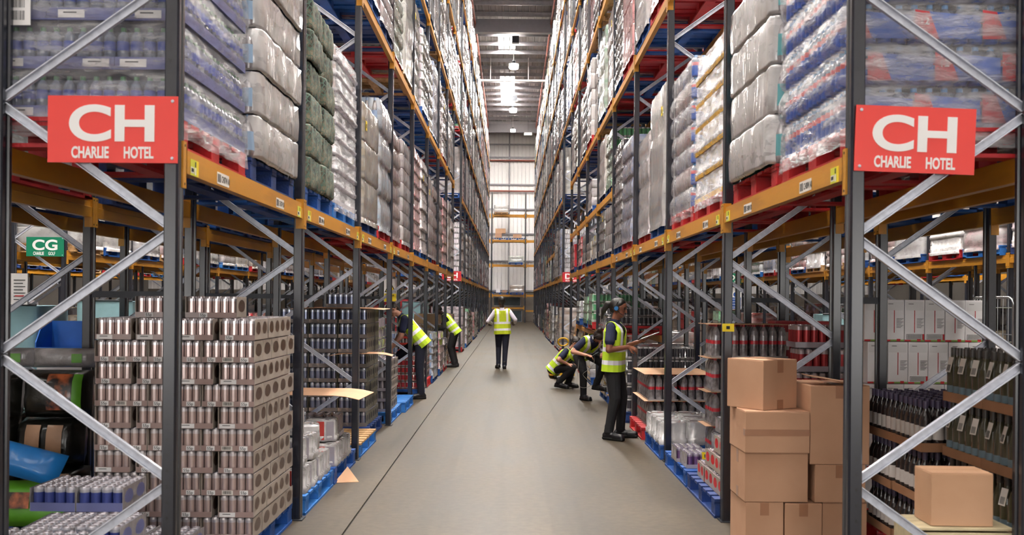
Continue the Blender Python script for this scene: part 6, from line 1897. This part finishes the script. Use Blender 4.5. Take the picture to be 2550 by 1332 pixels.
# standing woman with a tablet, right
t, Hp, T, org = person('woman standing at the right racking, ponytail and headset, reading a tablet', (.94, -.34), (1.27, 12.05, .955), (.02, -.01, 1), (.25, -.09, 1), (.9, -.33, -.42),
    [((1.42, 11.86, 1.13), (-.8, -.3, -.5), (.93, .05, -.3), (.2, .5, -.75), .75), ((1.56, 12.10, 1.18), (-.2, .5, -.8), (.95, -.1, .25), (-.2, .0, 1), .35)],
    [((1.20, 11.93, .098), (.75, -.62, 0), (.9, -.4, 0)), ((1.37, 12.18, .098), (.97, -.2, 0), (1, -.2, 0))],
    skin='skin_brown', hair='hair_black', hairstyle='ponytail', s=.985, voxel=.0065)
headset(t, Hp, org)
tb = thing('tablet', 'white tablet held in the standing woman\'s hand', 'tablet', (1.70, 12.05, 1.255))
tb.rotation_euler = (R(-6), R(-21), 0)
obj('tablet_body', boxmesh('tablet_body', .25, .18, .010, 'white_metal', .004), tb)
obj('tablet_screen', boxmesh('tablet_screen', .22, .15, .001, 'dock_curtain'), tb, (0, 0, .0102))
# stooping woman with a scanner
t, Hp, T, org = person('woman stooping with one foot on a pallet, hair in a bun, holding a scanner', (.55, -.83), (1.23, 16.82, .81), (.18, -.37, .26), (.25, -.75, .12), (.35, -.45, -.8),
    [((1.26, 16.28, .78), (-.9, -.1, -.5), (.85, -.3, -.15), (0, -.3, -1), .8), ((1.58, 16.42, .84), (.8, .2, -.4), (-.5, -.5, -.4), (0, -.3, -1), .6)],
    [((1.24, 16.62, .098), (.5, -.85, 0), (.2, -1, .2)), ((1.47, 16.80, .255), (.75, -.65, -.05), (.8, -.8, .4))],
    skin='skin_light', hair='hair_brown', hairstyle='bun', s=.97, voxel=.0085)
headset(t, Hp, org, 'reflective', 'headset_black')
sc_ = thing('hand_scanner', 'black hand scanner held by the stooping woman', 'scanner', (1.41, 16.22, .78)); sc_.rotation_euler = (R(20), R(-30), R(-20))
obj('scanner_body', boxmesh('scanner_body', .16, .06, .03, 'headset_black', .006), sc_); obj('scanner_screen', boxmesh('scanner_screen', .07, .045, .002, 'dock_curtain'), sc_, (.02, 0, .03))
b = MB(); cp = [(1.39, 16.24, .77), (1.37, 16.20, .64), (1.29, 16.2, .55), (1.20, 16.22, .47), (1.27, 16.25, .38), (1.34, 16.24, .30), (1.22, 16.28, .24), (1.12, 16.35, .30), (1.13, 16.45, .5), (1.16, 16.6, .72)]
cc = []
for i in range(len(cp) - 1):
    p0, p1, p2, p3 = [np.array(cp[max(0, min(len(cp) - 1, j))]) for j in (i - 1, i, i + 1, i + 2)]
    for u in np.linspace(0, 1, 6, endpoint=False):
        cc.append(.5 * ((2 * p1) + (-p0 + p2) * u + (2 * p0 - 5 * p1 + 4 * p2 - p3) * u * u + (-p0 + 3 * p1 - 3 * p2 + p3) * u ** 3))
b.tube(cc, .004, 'cable_grey', 5); tag(obj('scanner_cable', b.mesh('scanner_cable')), 'thin grey cable hanging from the stooping woman\'s scanner', 'cable')
# crouching man
t, Hp, T, org = person('man crouching on the aisle floor behind the stooping woman', (.88, -.47), (.86, 19.0, .37), (.34, -.06, .40), (.35, -.12, .55), (.85, -.3, -.5),
    [((1.10, 18.74, .47), (-.5, -.6, -.5), (.95, -.1, -.1), (0, .2, -1), .5), ((1.16, 18.98, .46), (.2, .6, -.5), (.95, -.1, -.1), (0, .2, -1), .5)],
    [((.93, 18.86, .11), (.85, -.5, -.1), (.9, -.4, .7)), ((1.13, 19.06, .11), (.9, -.4, -.1), (1, -.2, .8))],
    skin='skin_light', hair='hair_brown', hairstyle='short', s=.98, voxel=.009, hem=-.085)
# man walking away
t, Hp, T, org = person('man in white shirt and vest walking away down the aisle', (-.12, 1), (-.20, 24.1, .975), (-.03, .02, 1), (-.05, .05, 1), (-.4, 1, -.05),
    [((.11, 24.22, 1.12), (.5, -.6, -.6), (-.3, .9, -.1), (-.9, -.2, 0), .6), ((-.47, 24.28, 1.10), (-.6, -.6, -.5), (-.3, .9, -.15), (0, 0, -1), .6)],
    [((-.14, 24.0, .098), (-.05, 1, 0), (0, 1, 0)), ((-.29, 24.12, .115), (-.25, 1, -.12), (0, 1, 0))],
    shirt='white_cloth', trouser='navy_trouser', skin='skin_dark', hair='hair_black', sleeve='long', vest='vest_yellow_deep', s=1.01, voxel=.009)
# man bending into the left racking
t, Hp, T, org = person('man in navy bending into the left racking, nearer of two', (-.97, -.2), (-1.55, 16.75, 1.0), (-.34, -.04, .42), (-.8, -.1, .62), (-.7, -.25, -.65),
    [((-2.05, 17.05, .86), (0, .6, -.6), (-.5, 0, -.8), (-.3, 0, -.6), .5), ((-2.0, 16.55, .86), (.6, -.4, -.4), (-.55, .05, -.8), (-.3, .2, -.6), .5)],
    [((-1.86, 17.05, .30), (-.95, -.1, 0), (-1, .1, .5)), ((-1.50, 16.62, .098), (-.9, -.42, 0), (-1, -.3, .0))],
    trouser='navy_trouser', skin='skin_light', hair='hair_brown', s=1.04, voxel=.0085)
# far worker bending into the left racking
t, Hp, T, org = person('worker in black bending into the left racking, farther of two', (-.97, .1), (-1.40, 24.5, .93), (-.30, .0, .40), (-.7, .05, .6), (-.8, .1, -.5),
    [((-1.90, 24.7, .92), (0, .6, -.6), (-.5, 0, -.8), (-.3, 0, -.6), .5), ((-1.86, 24.32, .92), (.6, -.4, -.4), (-.6, .05, -.8), (-.3, .2, -.6), .5)],
    [((-1.36, 24.65, .098), (-.97, .1, 0), (-1, .1, 0)), ((-1.40, 24.35, .098), (-.97, -.1, 0), (-1, -.2, .0))],
    shirt='black_cloth', trouser='black_cloth', skin='skin_dark', hair='hair_black', sleeve='long', s=.98, voxel=.0095)
# pallet truck handle behind the crouching man
t = thing('pallet_truck', 'pallet truck with a yellow looped handle behind the crouching man', 'pallet truck', (1.12, 21.0, 0))
b = MB(); b.tube([(0, 0, .18), (0, -.1, .72)], .022, 'steel_dark', 8); obj('draw_bar', b.mesh('draw_bar'), t)
b = MB(); b.tube([(.11 * math.cos(a), -.1 - .02 * math.sin(a), .80 + .085 * math.sin(a)) for a in np.linspace(-math.pi / 2, 1.5 * math.pi, 17)], .018, 'cap_yellow', 8); obj('handle_loop', b.mesh('handle_loop'), t)
b = MB(); b.box(-.2, .2, 0, .2, .08, .3, 'cap_yellow'); obj('pump_body', b.mesh('pump_body'), t)
for sx in (-1, 1):
    b = MB(); b.box(sx * .19 - .08, sx * .19 + .08, .2, 1.3, .06, .12, 'cap_yellow'); obj('fork', b.mesh('fork'), t)
for yy in (.1, 1.2):
    for sx in (-1, 1):
        b = MB(); b.lathe([(.05, -.03), (.055, -.02), (.055, .02), (.05, .03)], 12, 'black_plastic'); obj('wheel', b.mesh('wheel'), t, (sx * .15, yy, .055), (0, R(90), 0))

bpy.data.scenes.remove(TMP)
